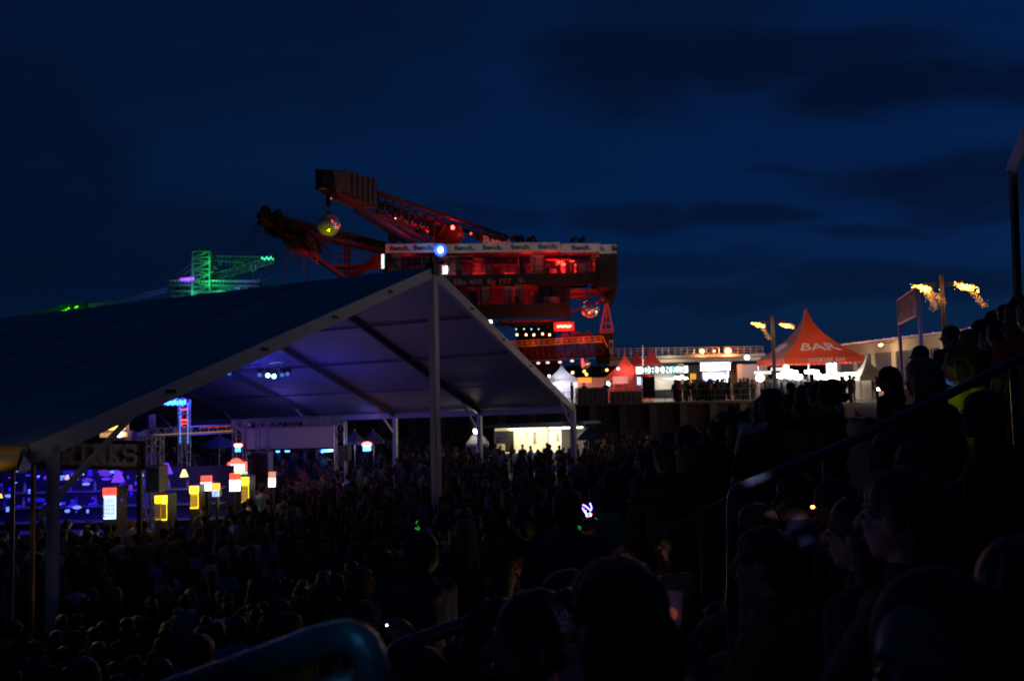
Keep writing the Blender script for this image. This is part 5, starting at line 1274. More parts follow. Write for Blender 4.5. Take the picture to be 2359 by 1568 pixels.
mb = MB(); mb.bar(G(416, 644, -3), G(446, 641, -3), .8, .5); tag(mb.build('violet_lamp_bar', glow('violet_bar', (.25, .06, 1), 2.2, .3, .5)), 'long glowing violet lamp bar at the foot of the green mast', 'lamp bar')
mb = MB()
for k in range(6): mb.ell(G(604 + k * 5, 594 + (k % 2) * 3, -3), (.16, .2, .3), 6, 4)
tag(mb.build('green_lamp_row', glow('green_bright', (.1, 1, .5), 1.0)), 'bright green white lamps at the tip of the distant boom', 'lamps')
cv = thing('distant_conveyor', 'long thin violet lit conveyor descending left from the green machine', 'conveyor', G(300, 700))
for (a, b, w_) in (((387, 666), (285, 695), .7), ((285, 695), (190, 706), .5)):
    mb = MB(); lattice(mb, G(*a), G(*b), w_ * 1.2, 10, .12, .07); mb.build('truss', mat('violet_steel', (.4, .35, .6), .6), cv)
lamp(G(330, 690, -6), 110, (.15, .12, 1), .5); lamp(G(365, 676, -5), 50, (.15, .2, 1), .5)
gs = thing('small_green_machine', 'small bright green lit machine far left beyond the tent roof', 'machine', G(130, 722))
mb = MB(); lattice(mb, G(78, 727), G(178, 703), .9, 12, .16, .1); mb.build('boom', gm, gs)
mb = MB(); lattice(mb, G(148, 702), G(150, 722), 1.2, 3, .15, .1, up=(1, 0, 0)); mb.build('mast', gm, gs)
mb = MB(); mb.box(G(186, 708), (3.2, 2, 2.2)); mb.build('cabin', dk, gs)
mb = MB()
for (u, v) in ((146, 716), (152, 714), (174, 708), (178, 706), (158, 710), (167, 719), (176, 718)): mb.ell(G(u, v, -2), (.28, .3, .2), 6, 4)
mb.build('green_lamps', glow('green_pure', (.05, 1, .02), 1.6), gs)
for (u, v, e) in ((95, 726, 150), (120, 722, 200), (148, 716, 400), (172, 710, 300)): lamp(G(u, v, -4), e * .3, (.05, 1, .02), .4)
# ================================================================== twin armed street lamps with blowing fairy light veils
def street_lamp(label, u, vt, Y, arms, thick, mt):
    top = P(u, vt, Y); gz = 3.5; th = thing('street_lamp', label, 'street lamp', (top.x, Y, gz), 'twin armed street lamps with sparkling light veils')
    mb = MB(); mb.tube((top.x, Y, gz), top + zz * .35, thick, thick * .85, n=10); mb.build('post', mt, th)
    r2 = random.Random(int(u))
    for (ua, va, trails) in arms:
        q = P(ua, va, Y); mb = MB(); mb.bar(top - zz * .05, (q.x, q.y, top.z - .05), .07, .07); mb.bar(top - zz * .25, (top.x + (q.x - top.x) * .8, q.y, top.z - .1), .04, .04); mb.build('arm', steel_black, th)
        mb = MB()
        for k in range(190):
            x = r2.gauss(0, .22); mb.ell(q + Vector((x, r2.gauss(0, .12), -.08 - .25 * x + r2.gauss(0, .065))), .008 + .028 * r2.random() ** 2, 5, 4)
        mb.ell(q + Vector((-.12, 0, -.05)), (.17, .12, .10), 10, 6); mb.ell(q + Vector((.10, 0, -.13)), (.13, .1, .07), 10, 6)
        mb.build('lamp_cluster', glow('amber_hot', (1, .40, .05), 12, .6, 7), th)
        for (dx, dz, w_) in trails:
            mb = MB()
            for k in range(190):
                f = r2.random() ** .8; x = dx * f + dx * .15 * math.sin(f * 3) + r2.gauss(0, w_ * (.25 + .55 * f)); z = dz * f ** 1.1 + r2.gauss(0, w_ * .3)
                mb.ell(q + Vector((x, r2.gauss(0, .12), z - .1)), .005 + .008 * r2.random(), 5, 3)
            mb.build('light_veil', glow('amber_dots', (1, .42, .06), 1.7), th)
        lamp(q + Vector((0, -.3, -.35)), 70, (1, .55, .22), .25)
woodpost = mat('lamp_post_rust', (.06, .04, .03), .7)
street_lamp('nearer twin armed street lamp with two glowing amber light veils', 2169, 650, 38, [(2124, 660, [(.62, -1.05, .16), (1.0, -.75, .13)]), (2222, 657, [(.85, -.95, .11)])], .10, woodpost)
street_lamp('farther twin armed street lamp left of the big red bar tent', 1779, 738, 61, [(1748, 746, [(.75, -1.1, .16)]), (1812, 748, [(.35, .05, .2)])], .14, woodpost)
# billboard
bbd = thing('billboard', 'slanted purple and white poster board on two tall posts', 'billboard', (P(2095, 745, 35).x, 35, 3.5))
q0, q1, q2, q3 = P(2069, 697, 35.8), P(2111, 668, 33.6), P(2112, 727, 33.6), P(2070, 748, 35.8)
mb = MB(); mb.slab([q0, q3, q2, q1], .08)
pm = bpy.data.materials.new('poster_print'); pm.use_nodes = True; t_ = pm.node_tree; b_ = t_.nodes['Principled BSDF']; nn = t_.nodes.new('ShaderNodeTexNoise'); nn.inputs['Scale'].default_value = 1.3; nn.inputs['Detail'].default_value = 3; tcn = t_.nodes.new('ShaderNodeTexCoord'); cr = t_.nodes.new('ShaderNodeValToRGB')
cr.color_ramp.elements[0].color = (.05, .04, .06, 1); cr.color_ramp.elements[0].position = .42; cr.color_ramp.elements[1].color = (.28, .26, .29, 1); cr.color_ramp.elements[1].position = .62; e_ = cr.color_ramp.elements.new(.5); e_.color = (.16, .05, .07, 1)
t_.links.new(tcn.outputs['Object'], nn.inputs['Vector']); t_.links.new(nn.outputs['Fac'], cr.inputs[0]); t_.links.new(cr.outputs[0], b_.inputs['Base Color'])
mb.build('poster', pm, bbd)
for (u, v, Y) in ((2069, 693, 35.85), (2115, 664, 33.6)):
    q = P(u, v, Y); mb = MB(); mb.box((q.x, Y, (q.z + 3.5) / 2), (.12, .12, q.z - 3.5)); mb.build('post', mat('post_steel', (.35, .35, .4), .5, .4), bbd)
mb = MB(); mb.bar(q0 + zz * .1, q1 + zz * .1, .08, .08); mb.bar(q3, q2, .08, .08); mb.build('frame', alu, bbd)
lamp(P(2100, 800, 32.5), 30, (.12, .15, 1), .3); lamp(P(2085, 660, 31), 22, (1, .8, .85), .3)
# canopy corner at the right edge
cc = thing('canopy_corner', 'corner of a pale canopy on a tall leaning pole at the right edge', 'canopy', (P(2348, 700, 10).x, 10, tribune_z(P(2348, 700, 10).x, 10)))
mb = MB(); mb.bar(P(2350, 840, 10), P(2334, 396, 10), .07, .07); mb.build('pole', mat('dark_pole', (.05, .04, .045), .6), cc)
mb = MB(); mb.bar(P(2327, 398, 10), P(2375, 262, 10), .09, .09); mb.build('roof_beam', alu, cc)
mb = MB(); mb.slab([P(2349, 365, 10.1), P(2372, 290, 10.1), P(2420, 320, 10.4), P(2380, 400, 10.4)], .02); mb.build('canvas', pgw, cc)
lamp(P(2290, 330, 9.2), 9, (.75, .50, 1), .2, kind='SPOT', aim=P(2345, 340, 10), cone=45, blend=.6)
# ================================================================== handrails of the tribune stairs
rail_m = mat('blue_painted_rail', (.045, .07, .095), .38, .25, var=.7, scale=22, bump=.5)
def handrail(label, pts, r, posts, mid=None):
    p3 = [P(*p) for p in pts]
    th = thing('handrail', label, 'handrail', (p3[0].x, p3[0].y, tribune_z(p3[0].x, p3[0].y)), 'blue tube handrails along the tribune stairs')
    mb = MB(); mb.smooth = True; mb.path(p3, r, 14); mb.build('rail', rail_m, th)
    for (u, v, Y) in posts:
        q = P(u, v, Y); mb = MB(); mb.smooth = True; mb.tube(q, (q.x, q.y, tribune_z(q.x, q.y) - .02), r, n=12); mb.build('post', rail_m, th)
    if mid:
        mb = MB(); mb.smooth = True; mb.path([P(*p) for p in mid], r * .8, 12); mb.build('mid_rail', rail_m, th)
    return th
handrail('nearest handrail, its thick tube bending down at the bottom left', [(250, 1655, 1.32), (420, 1592, 1.3), (620, 1521, 1.25), (730, 1482, 1.225), (770, 1471, 1.215), (800, 1467, 1.21), (822, 1474, 1.206), (840, 1490, 1.203), (852, 1515, 1.2), (860, 1560, 1.2), (862, 1680, 1.2), (862, 2300, 1.2)], .027, [(400, 1600, 1.3)], [(420, 1700, 1.3), (820, 1570, 1.21)])
handrail('handrail crossing the right half with a lit bend beside a post', [(1686, 1420, 3.6), (1686, 1160, 3.6), (1690, 1135, 3.6), (1706, 1122, 3.62), (1910, 1040, 3.85), (2130, 935, 4.1), (2359, 822, 4.4), (2500, 755, 4.6)], .025, [(1686, 1420, 3.6), (2335, 832, 4.37), (1905, 1042, 3.85)], [(1690, 1330, 3.6), (1900, 1250, 3.85), (2359, 1040, 4.4)])
handrail('thin farther handrail in the middle with a red glint at its bend', [(1408, 1340, 6.0), (1408, 1285, 6.0), (1414, 1272, 6.0), (1430, 1265, 6.02), (1615, 1178, 6.3), (1720, 1130, 6.45)], .022, [(1408, 1340, 6.0), (1612, 1180, 6.3)], None)
handrail('lowest middle handrail running up towards the lit bare back', [(1195, 1385, 7.6), (1300, 1318, 7.6), (1400, 1272, 7.7)], .03, [(1300, 1318, 7.6), (1195, 1385, 7.6)], None)
handrail('short handrail in the dark between the nearest rail and the crowd', [(905, 1540, 2.6), (905, 1498, 2.6), (925, 1485, 2.6), (1060, 1440, 2.7), (1190, 1388, 2.8)], .024, [(905, 1540, 2.6), (1180, 1392, 2.8)], None)
# ================================================================== people
def remesh(mb, vox, smooth=3, disp=0.0, decimate=None, seed=0):
    me = bpy.data.meshes.new('tmp'); me.from_pydata(mb.v, [], mb.f); o = bpy.data.objects.new('tmp', me); COL.objects.link(o)
    r_ = o.modifiers.new('r', 'REMESH'); r_.mode = 'VOXEL'; r_.voxel_size = vox
    if smooth:
        s_ = o.modifiers.new('s', 'SMOOTH'); s_.factor = .5; s_.iterations = smooth
    if decimate:
        d_ = o.modifiers.new('d', 'DECIMATE'); d_.ratio = decimate
    dg = bpy.context.evaluated_depsgraph_get(); ev = o.evaluated_get(dg); out = bpy.data.meshes.new_from_object(ev)
    if disp:
        n = len(out.vertices); co_ = np.empty(n * 3); out.vertices.foreach_get('co', co_); co_ = co_.reshape(-1, 3); nn = np.empty(n * 3); out.vertices.foreach_get('normal', nn); nn = nn.reshape(-1, 3)
        az_ = np.arctan2(co_[:, 0], co_[:, 1]); k = np.sin(az_ * 34 + co_[:, 2] * 25 + seed) * .8 + np.sin(az_ * 13 - co_[:, 2] * 45) * .7 + np.sin(co_[:, 0] * 61 + co_[:, 1] * 83 + co_[:, 2] * 37 + seed) * .8
        out.vertices.foreach_set('co', (co_ + nn * (k * disp)[:, None]).ravel())
    out.polygons.foreach_set('use_smooth', [True] * len(out.polygons))
    bpy.data.objects.remove(o); bpy.data.meshes.remove(me); return out
V = Vector
# poses: per side shoulder, elbow, wrist, hand direction; legs hip, knee, ankle
def pose_std(kind):
    p = {}
    sh = lambda s: V((.185 * s, 0, 1.43))
    down = lambda s, a=.03, f=.03: (sh(s), V(((.235 + a) * s, -.02, 1.14)), V(((.25 + a) * s, .05 + f, .90)), V((0, .25, -1)))
    arms = {-1: down(-1), 1: down(1)}
    if kind == 'raise_right':
        arms[1] = (sh(1), V((.33, .10, 1.58)), V((.28, .20, 1.83)), V((0, .1, 1)))
    elif kind == 'raise_both':
        arms[1] = (sh(1), V((.34, .06, 1.60)), V((.25, .12, 1.86)), V((-.2, .1, 1))); arms[-1] = (sh(-1), V((-.36, .05, 1.57)), V((-.33, .14, 1.83)), V((0, .1, 1)))
    elif kind == 'hold_cup':
        arms[1] = (sh(1), V((.25, .06, 1.16)), V((.14, .30, 1.24)), V((-.3, 1, .25)))
    elif kind == 'crossed':
        arms[1] = (sh(1), V((.25, .08, 1.17)), V((-.04, .21, 1.19)), V((-1, .05, .1))); arms[-1] = (sh(-1), V((-.25, .08, 1.15)), V((.05, .19, 1.13)), V((1, .05, .1)))
    elif kind == 'phone':
        arms[1] = (sh(1), V((.24, .10, 1.20)), V((.10, .33, 1.40)), V((-.1, .4, 1))); arms[-1] = (sh(-1), V((-.24, .10, 1.18)), V((-.08, .33, 1.38)), V((.1, .4, 1)))
    elif kind == 'smoke':
        arms[-1] = (sh(-1), V((-.29, .12, 1.22)), V((-.16, .27, 1.43)), V((.55, .35, .8)))
    legs = {s: (V((.09 * s, 0, .92)), V((.105 * s, .02, .50)), V((.11 * s, -.02, .09))) for s in (-1, 1)}
    z0 = 0
    if kind == 'seated':
        dz = -.45
        arms = {s: (V((.185 * s, -.02, .98)), V((.26 * s, .12, .72)), V((.16 * s, .36, .60)), V((-.2 * s, 1, -.1))) for s in (-1, 1)}
        legs = {s: (V((.10 * s, 0, .47)), V((.15 * s, .44, .50)), V((.15 * s, .42, .09))) for s in (-1, 1)}
        z0 = dz
    return arms, legs, z0
def torso(mb, z0, inf=0.0, bottom=.86, lean=0.0):
    def Z(z): return z + z0
    mb.ell((0, 0, Z(.97)), (.165 + inf, .115 + inf, .13 + inf)); mb.ell((0, .005, Z(1.12)), (.145 + inf, .10 + inf, .17)); mb.ell((0, 0, Z(1.30)), (.172 + inf, .112 + inf, .18 + inf))
    mb.cap((-.14, -.005, Z(1.425)), (.14, -.005, Z(1.425)), .062 + inf, .062 + inf); mb.cap((0, -.02, Z(1.40)), (0, -.01, Z(1.49)), .085 + inf, .06 + inf)
def head(mb, z0, fine, yaw=0.0, tilt=0.0):
    R = Matrix.Rotation(yaw, 3, 'Z') @ Matrix.Rotation(tilt, 3, 'X'); c = V((0, .015, 1.64 + z0))
    def Q(x, y, z): return c + R @ V((x, y, z))
    mb.cap((0, -.015, 1.45 + z0), (0, 0, 1.57 + z0), .055, .052)
    mb.ell(Q(0, -.012, .03), (.076, .094, .09), 16, 12, R); mb.ell(Q(0, .025, -.03), (.062, .07, .078), 14, 10, R)
    mb.ell(Q(0, .055, -.085), (.032, .03, .026), 10, 8, R)                    # chin
    mb.cap(Q(0, .088, .014), Q(0, .116, -.022), .010, .0145)               # nose
    mb.ell(Q(0, .072, .030), (.05, .022, .012), 10, 6, R)                   # brow
    for s in (-1, 1):
        mb.ell(Q(.078 * s, -.005, -.005), (.010, .022, .032), 8, 6, R)      # ear
        mb.ell(Q(.036 * s, .066, -.022), (.022, .02, .02), 8, 6, R)         # cheek
        if fine: mb.ell(Q(.030 * s, .078, .006), (.013, .012, .011), 8, 6, R)
    mb.cap(Q(-.018, .088, -.050), Q(.018, .088, -.050), .0085, .0085); mb.cap(Q(-.014, .087, -.060), Q(.014, .087, -.060), .0085, .0085)
    return R, c
def hand(mb, w, d, s, fine):
    d = d.normalized(); side = d.cross(V((0, 0, 1)));
    if side.length < .3: side = V((1, 0, 0))
    side.normalize(); nrm = side.cross(d); R = Matrix((side, d, nrm)).transposed()
    mb.ell(w + d * .05, (.040, .050, .017), 10, 8, R)
    r0 = .0095 if fine else .0115
    for k, (o, L) in enumerate(((-.030, .060), (-.010, .072), (.011, .068), (.030, .052))):
        a = w + d * .088 + side * o; b = a + d * L * .5 - nrm * .008; c = b + d * L * .42 - nrm * .024
        mb.cap(a - d * .02, b, r0, r0 * .92, 7); mb.cap(b, c, r0 * .92, r0 * .8, 7)
    a = w + d * .03 - side * s * .028; b = a + d * .03 - side * s * .026; mb.cap(a, b, .013, .0115, 7); mb.cap(b, b + d * .030 - side * s * .004, .0115, .009, 7)
def make_pose(kind, vox, fine=False, yaw=0.0, tilt=0.0, dec=None):
    arms, legs, z0 = pose_std(kind)
    body = MB(); torso(body, z0); R, hc = head(body, z0, fine, yaw, tilt)
    for s in (-1, 1):
        a, b, c, d = arms[s]; body.cap(a, b, .050, .040); body.cap(b, c, .040, .027); hand(body, c, d, s, fine)
        h, k, n = legs[s]; body.cap(h, k, .085, .056); body.cap(k, n, .056, .036); body.cap(k + (n - k) * .25 + V((0, -.012, 0)), k + (n - k) * .5 + V((0, -.012, 0)), .05, .042); body.cap(n + V((0, -.04, -.045)), n + V((.01 * s, .15, -.058)), .036, .028)
    out = {'body': remesh(body, vox, 2, decimate=dec)}
    for nm, fr in (('short', .62), ('long', 2.0)):
        m_ = MB(); torso(m_, z0, .016)
        for s in (-1, 1):
            a, b, c, d = arms[s]
            if fr < 1: m_.cap(a, a.lerp(b, fr), .070, .062)
            else: m_.cap(a, b, .068, .056); m_.cap(b, b.lerp(c, .93), .056, .042)
        if nm == 'long':   # hood lump behind the neck
            m_.ell((0, -.085, 1.45 + z0), (.10, .055, .06))
        out['shirt_' + nm] = remesh(m_, vox * 1.15, 2, decimate=dec)
    m_ = MB(); m_.ell((0, 0, .95 + z0), (.178, .13, .12))
    for s in (-1, 1):
        h, k, n = legs[s]; m_.cap(h, k, .103, .076); m_.cap(k, n + (k - n).normalized() * .03, .076, .062)
    out['trousers'] = remesh(m_, vox * 1.15, 2, decimate=dec)
    out['R'], out['hc'], out['z0'] = R, hc, z0
    if fine:
        def Q(x, y, z): return hc + R @ V((x, y, z))
        def small(mb_):
            me = bpy.data.meshes.new('face'); me.from_pydata(mb_.v, [], mb_.f); me.polygons.foreach_set('use_smooth', [True] * len(me.polygons)); return me
        fp = []
        for s in (-1, 1):
            fp.append(('eye', small(MB().ell(Q(.031 * s, .0825, .004), (.0125, .0105, .0075), 10, 6, R)), 'eye'))
            fp.append(('eyebrow', small(MB().cap(Q(.016 * s, .093, .028), Q(.047 * s, .082, .030), .0045, .003, 7)), 'brow'))
        fp.append(('mouth', small(MB().cap(Q(-.019, .091, -.054), Q(.019, .091, -.054), .0075, .0075, 8)), 'lip'))
        out['face'] = fp
    return out
def make_hair(style, vox, R, c, dec=None):
    m_ = MB()
    def Q(x, y, z): return c + R @ V((x, y, z))
    if style == 'short':
        m_.ell(Q(0, -.014, .046), (.086, .102, .090), 16, 12, R); m_.ell(Q(0, -.055, -.01), (.078, .062, .08), 12, 8, R)
    elif style == 'long':
        m_.ell(Q(0, -.014, .045), (.089, .104, .092), 16, 12, R); m_.ell(Q(0, -.07, -.06), (.082, .05, .12), 12, 8, R)
        for s in (-1, 1): m_.cap(Q(.07 * s, -.03, .0), Q(.085 * s, -.05, -.24), .032, .03); m_.cap(Q(.03 * s, -.08, 0), Q(.045 * s, -.10, -.30), .045, .035)
    elif style == 'bun':
        m_.ell(Q(0, -.014, .043), (.085, .10, .088), 16, 12, R); m_.ell(Q(0, -.10, .09), (.042, .042, .04), 10, 8, R); m_.ell(Q(0, -.05, -.01), (.07, .055, .06), 12, 8, R)
    elif style == 'curly':
        r_ = random.Random(5); m_.ell(Q(0, -.02, .045), (.105, .115, .105), 16, 12, R)
        for k in range(60):
            a = r_.random() * 6.28; b = r_.random() * 2.0; m_.ell(Q(.115 * math.cos(a) * math.sin(b), -.03 + .12 * math.sin(a) * math.sin(b) - .01, .05 + .115 * math.cos(b)), .026, 7, 5)
    elif style == 'cap':
        m_.ell(Q(0, -.008, .052), (.086, .104, .078), 16, 12, R); m_.ell(Q(0, .10, .045), (.062, .07, .012), 12, 8, R)
    elif style == 'hood':
        m_.ell(Q(0, -.028, .034), (.094, .100, .102), 16, 12, R); m_.ell(Q(0, -.07, -.10), (.10, .08, .09), 12, 8, R)
    return remesh(m_, vox, 2, disp=(0.0 if style in ('cap', 'hood') else .0022), decimate=dec, seed=len(style))
KINDS_ = ['relaxed', 'hold_cup', 'crossed', 'raise_right', 'raise_both', 'phone']
YAWS = {'relaxed': .0, 'hold_cup': .5, 'crossed': -.4, 'raise_right': .1, 'raise_both': 0, 'phone': .0}
STY = ['short', 'long', 'bun', 'curly', 'cap']
VX = .0135
PR = {k: make_pose(k, VX, False, YAWS[k], -.35 if k == 'phone' else 0) for k in KINDS_}
for k in KINDS_:
    PR[k]['hair'] = {s: make_hair(s, .012, PR[k]['R'], PR[k]['hc']) for s in STY}
LO = {}
for k in KINDS_[:4]:
    LO[k] = make_pose(k, .045, False, YAWS[k], dec=.55); LO[k]['hair'] = {s: make_hair(s, .03, LO[k]['R'], LO[k]['hc'], .6) for s in STY}
FINE = {k: make_pose(k, .0072, True, y) for k, y in (('relaxed', 0), ('seated', 0), ('smoke', .2), ('hold_cup', .3))}
FINE['seated2'] = make_pose('seated', .0072, True, .55)
for k in FINE:
    FINE[k]['hair'] = {s: make_hair(s, .0085, FINE[k]['R'], FINE[k]['hc']) for s in STY + ['hood']}
SHIRT = {'black': (.012, .012, .014), 'dark grey': (.045, .045, .05), 'grey': (.13, .13, .14), 'white': (.55, .56, .60), 'navy': (.015, .025, .07), 'light blue': (.16, .26, .45), 'dark red': (.16, .015, .02),
         'green': (.03, .13, .05), 'olive': (.07, .075, .03), 'pink': (.40, .09, .16), 'brown': (.08, .05, .035), 'lime yellow': (.42, .50, .02), 'teal': (.02, .16, .17)}
SM = {k: mat('cloth_' + k.replace(' ', '_'), v, .9, var=.35, scale=14, bump=.35) for k, v in SHIRT.items()}
HAIRC = {'black': (.008, .007, .007), 'brown': (.035, .02, .012), 'blond': (.20, .14, .07), 'dark': (.015, .011, .009)}
HM = {k: mat('hair_' + k, v, .55, var=.4, scale=60, bump=.5) for k, v in HAIRC.items()}
SK = [mat('skin_light', (.26, .15, .11), .6, var=.1, scale=20, bump=.05), mat('skin_tan', (.19, .105, .075), .6, var=.1, scale=20, bump=.05)]
jeans = [mat('jeans_blue', (.025, .035, .07), .9, var=.3, scale=20), mat('jeans_black', (.012, .012, .014), .9, var=.3, scale=20), mat('shorts_grey', (.07, .065, .06), .9, var=.3, scale=20)]
eye_m = mat('eye_dark', (.03, .02, .018), .15, var=.1); lip_m = mat('lip', (.22, .06, .055), .5, var=.1)
def slotted(name, me, mt, parent, rootloc=None):
    if not me.materials: me.materials.append(None)
    o = bpy.data.objects.new(name, me); COL.objects.link(o); o.material_slots[0].link = 'OBJECT'; o.material_slots[0].material = mt
    if parent is not None: o.parent = parent
    return o
PEOPLE = []
def person(x, y, z, yaw, sc, pr, sleeve, shirt, style, hairc, skin=0, legm=0, where='', grp=None, label=None, capm=None, hide=()):
    b = slotted('person', pr['body'], SK[skin], None); b.location = (x, y, z); b.rotation_euler = (0, 0, yaw); b.scale = (sc, sc, sc)
    if 'shirt' not in hide: slotted('shirt', pr['shirt_' + sleeve], SM[shirt], b)
    slotted('trousers', pr['trousers'], jeans[legm], b)
    if style == 'cap':
        slotted('hair', pr['hair']['short'], HM[hairc], b); slotted('cap', pr['hair']['cap'], capm or SM['dark red'], b)
    elif style == 'hood':
        slotted('hood', pr['hair']['hood'], SM[shirt], b)
    elif style:
        slotted('hair', pr['hair'][style], HM[hairc], b)
    for (nm_, me_, k_) in pr.get('face', ()):
        slotted(nm_, me_, {'eye': eye_m, 'brow': HM['dark'], 'lip': lip_m}[k_], b)
    b['category'] = 'person'
    if grp: b['group'] = grp
    if label: b['label'] = label
    return b
def yaw_to(dx, dy): return math.atan2(dy, dx) - PI / 2
rp = random.Random(42)
occupied = []
def free(x, y, r):
    for (a, b, c) in occupied:
        if (a - x) ** 2 + (b - y) ** 2 < (r + c) ** 2: return False
    return True
for g_ in (0, 28):
    for i in range(NB + 1): q = T(g_, i * BAY); occupied.append((q.x, q.y, .25))
q = T(14, 0); occupied.append((q.x, q.y, .3))
for o in list(COL.objects):
    if o.get('category') in ('truss', 'cooler', 'light box', 'parasol', 'pole', 'sign', 'loudspeaker') and o.location.z < .5:
        occupied.append((o.location.x, o.location.y + .2, .42))
# ---- near people on the tribune, placed by the photograph: head top (u, v), distance, look
near = [
 # u, v, Y, pose, sleeve, shirt, hair, hairc, yawoff, label
 (1425, 1302, 1.45, 'relaxed', 'long', 'black', 'long', 'black', -.3, 'dark figure with long black hair, largest head at bottom centre'),
 (1310, 1322, 2.2, 'relaxed', 'long', 'dark grey', 'short', 'dark', .2, 'dark short haired head touching the left side of the largest head'),
 (1232, 1368, 2.7, 'seated2', 'long', 'dark grey', 'bun', 'brown', .2, 'person facing left below the red capped person, hair tied in a bun'),
 (912, 1432, 3.4, 'relaxed', 'short', 'light blue', 'short', 'brown', .1, 'person in light blue shirt just right of the nearest handrail bend'),
 (965, 1500, 2.5, 'seated', 'long', 'black', 'long', 'black', .3, 'dark long haired person lowest at the bottom edge left of centre'),
 (1075, 1480, 2.9, 'seated', 'long', 'navy', 'short', 'dark', .4, 'person in navy top between the small blue phone light and bottom edge'),
 (1130, 1415, 3.6, 'relaxed', 'long', 'black', 'curly', 'dark', .2, 'curly haired person beside the small blue phone light'),
 (2165, 1338, 1.12, 'seated2', 'long', 'black', 'hood', 'black', .75, 'hooded person at the lower right corner, face turned left'),
 (2085, 1090, 2.1, 'seated', 'long', 'black', 'short', 'black', -.2, 'broad black backed person filling the dark centre of the right half'),
 (1985, 1150, 2.35, 'relaxed', 'long', 'black', 'long', 'black', -.1, 'long haired black figure left of the broad black back'),
 (2380, 1250, 1.5, 'seated', 'short', 'dark red', 'short', 'brown', .2, 'person in dark red shirt cut off by the right edge'),
 (1765, 1222, 3.0, 'seated', 'long', 'olive', 'short', 'dark', .1, 'person in olive yellow jacket under the lit handrail bend'),
 (1925, 1110, 3.3, 'smoke', 'long', 'black', 'long', 'dark', .5, 'smoker with a glowing cigarette beside the olive jacket'),
 (1835, 1092, 4.4, 'seated2', 'long', 'navy', 'short', 'black', .3, 'person in profile directly below the lit handrail'),
 (1745, 1165, 3.9, 'seated', 'short', 'pink', 'short', 'blond', .6, 'person with pale round head just right of the bent rail post'),
 (2060, 1000, 3.6, 'seated2', 'long', 'dark grey', 'long', 'brown', .4, 'left one of two people facing left above the broad black back'),
 (2118, 1020, 3.2, 'seated2', 'long', 'black', 'short', 'black', .6, 'right one of two people facing left above the broad black back'),
 (2268, 905, 3.6, 'relaxed', 'long', 'black', 'short', 'black', .1, 'dark head in front of the lime shirt under the upper handrail'),
 (2215, 800, 5.4, 'relaxed', 'long', 'lime yellow', 'long', 'dark', -.2, 'person in lime yellow shirt behind the upper handrail at right'),
 (1912, 890, 7.6, 'relaxed', 'long', 'black', 'curly', 'dark', 0, 'person with a big frizzy hair halo right of centre'),
 (2338, 702, 8.2, 'relaxed', 'long', 'dark red', 'curly', 'black', 0, 'highest standing dark figure at the right edge under the pole'),
 (2120, 798, 9.5, 'relaxed', 'long', 'navy', 'short', 'black', .1, 'tall navy figure standing below the billboard'),
 (2200, 762, 8.8, 'relaxed', 'long', 'black', 'short', 'black', -.2, 'black figure standing left of the lime shirted person'),
 (2262, 738, 8.6, 'relaxed', 'long', 'black', 'long', 'black', .2, 'long haired black figure between street lamp and right edge'),
 (1352, 1232, 6.4, 'relaxed', 'short', 'brown', 'bun', 'blond', .0, 'person with warmly lit bare back behind the middle handrail'),
 (1290, 1210, 6.9, 'relaxed', 'long', 'dark grey', 'curly', 'black', .1, 'curly haired dark person just left of the lit bare back'),
 (1216, 1268, 6.2, 'hold_cup', 'long', 'dark grey', 'cap', 'dark', .1, 'person in a dark red cap left of the lit bare back'),
 (1362, 1196, 7.2, 'raise_right', 'short', 'black', 'short', 'dark', .3, 'person wearing a glowing blue violet headband'),
 (1470, 1240, 5.2, 'seated', 'long', 'black', 'long', 'black', .2, 'dark long haired person inside the bend of the thin handrail'),
 (1560, 1215, 5.4, 'seated', 'short', 'dark red', 'short', 'dark', .1, 'person in dark red shirt below the thin handrail'),
 (1540, 1330, 2.9, 'seated2', 'long', 'dark grey', 'bun', 'blond', .5, 'blond person with an orange lit cup right of the largest head'),
]
for (u, v, Y, ps, sl_, sh, hs, hc, yo, lab) in near:
    pr = FINE.get(ps) or PR[ps]; base_h = 1.76 + (pr['z0'])
    best = None
    for f in [1 + .03 * k * s for k in range(0, 12) for s in (1, -1)]:
        y = Y * f; q = P(u, v, y); gz = tribune_z(q.x, q.y); sc = (q.z - gz) / base_h
        if .86 <= sc <= 1.1: best = (q, gz, sc); break
        if best is None or abs(sc - .97) < abs(best[2] - .97): best = (q, gz, sc)
    q, gz, sc = best
    if not (.86 <= sc <= 1.1):     # change the pose rather than the size
        alt = 'seated' if sc < .86 and 'seated' not in ps else 'relaxed'
        pr = FINE[alt]; base_h = 1.76 + pr['z0']; sc = max(.8, min(1.12, (q.z - gz) / base_h))
        print('POSE', lab, alt, round((q.z - gz) / base_h, 2), round(q.y, 2))
    yaw = yaw_to(-.80, .60) + yo
    if hs == 'short' and 'pale round' in lab: pass
    b = person(q.x, q.y, gz, yaw, sc, pr, sl_, sh, hs if hs in pr['hair'] else 'short', hc, 0, rp.randrange(3), label=lab, grp='people on the tribune steps', hide=('shirt',) if 'bare back' in lab else ())
    if 'bare back' in lab: lamp((q.x - .05, q.y - .55, gz + 1.0), 1.6, (1, .62, .32), .05)
    PEOPLE.append(b); occupied.append((q.x, q.y, .24)); 
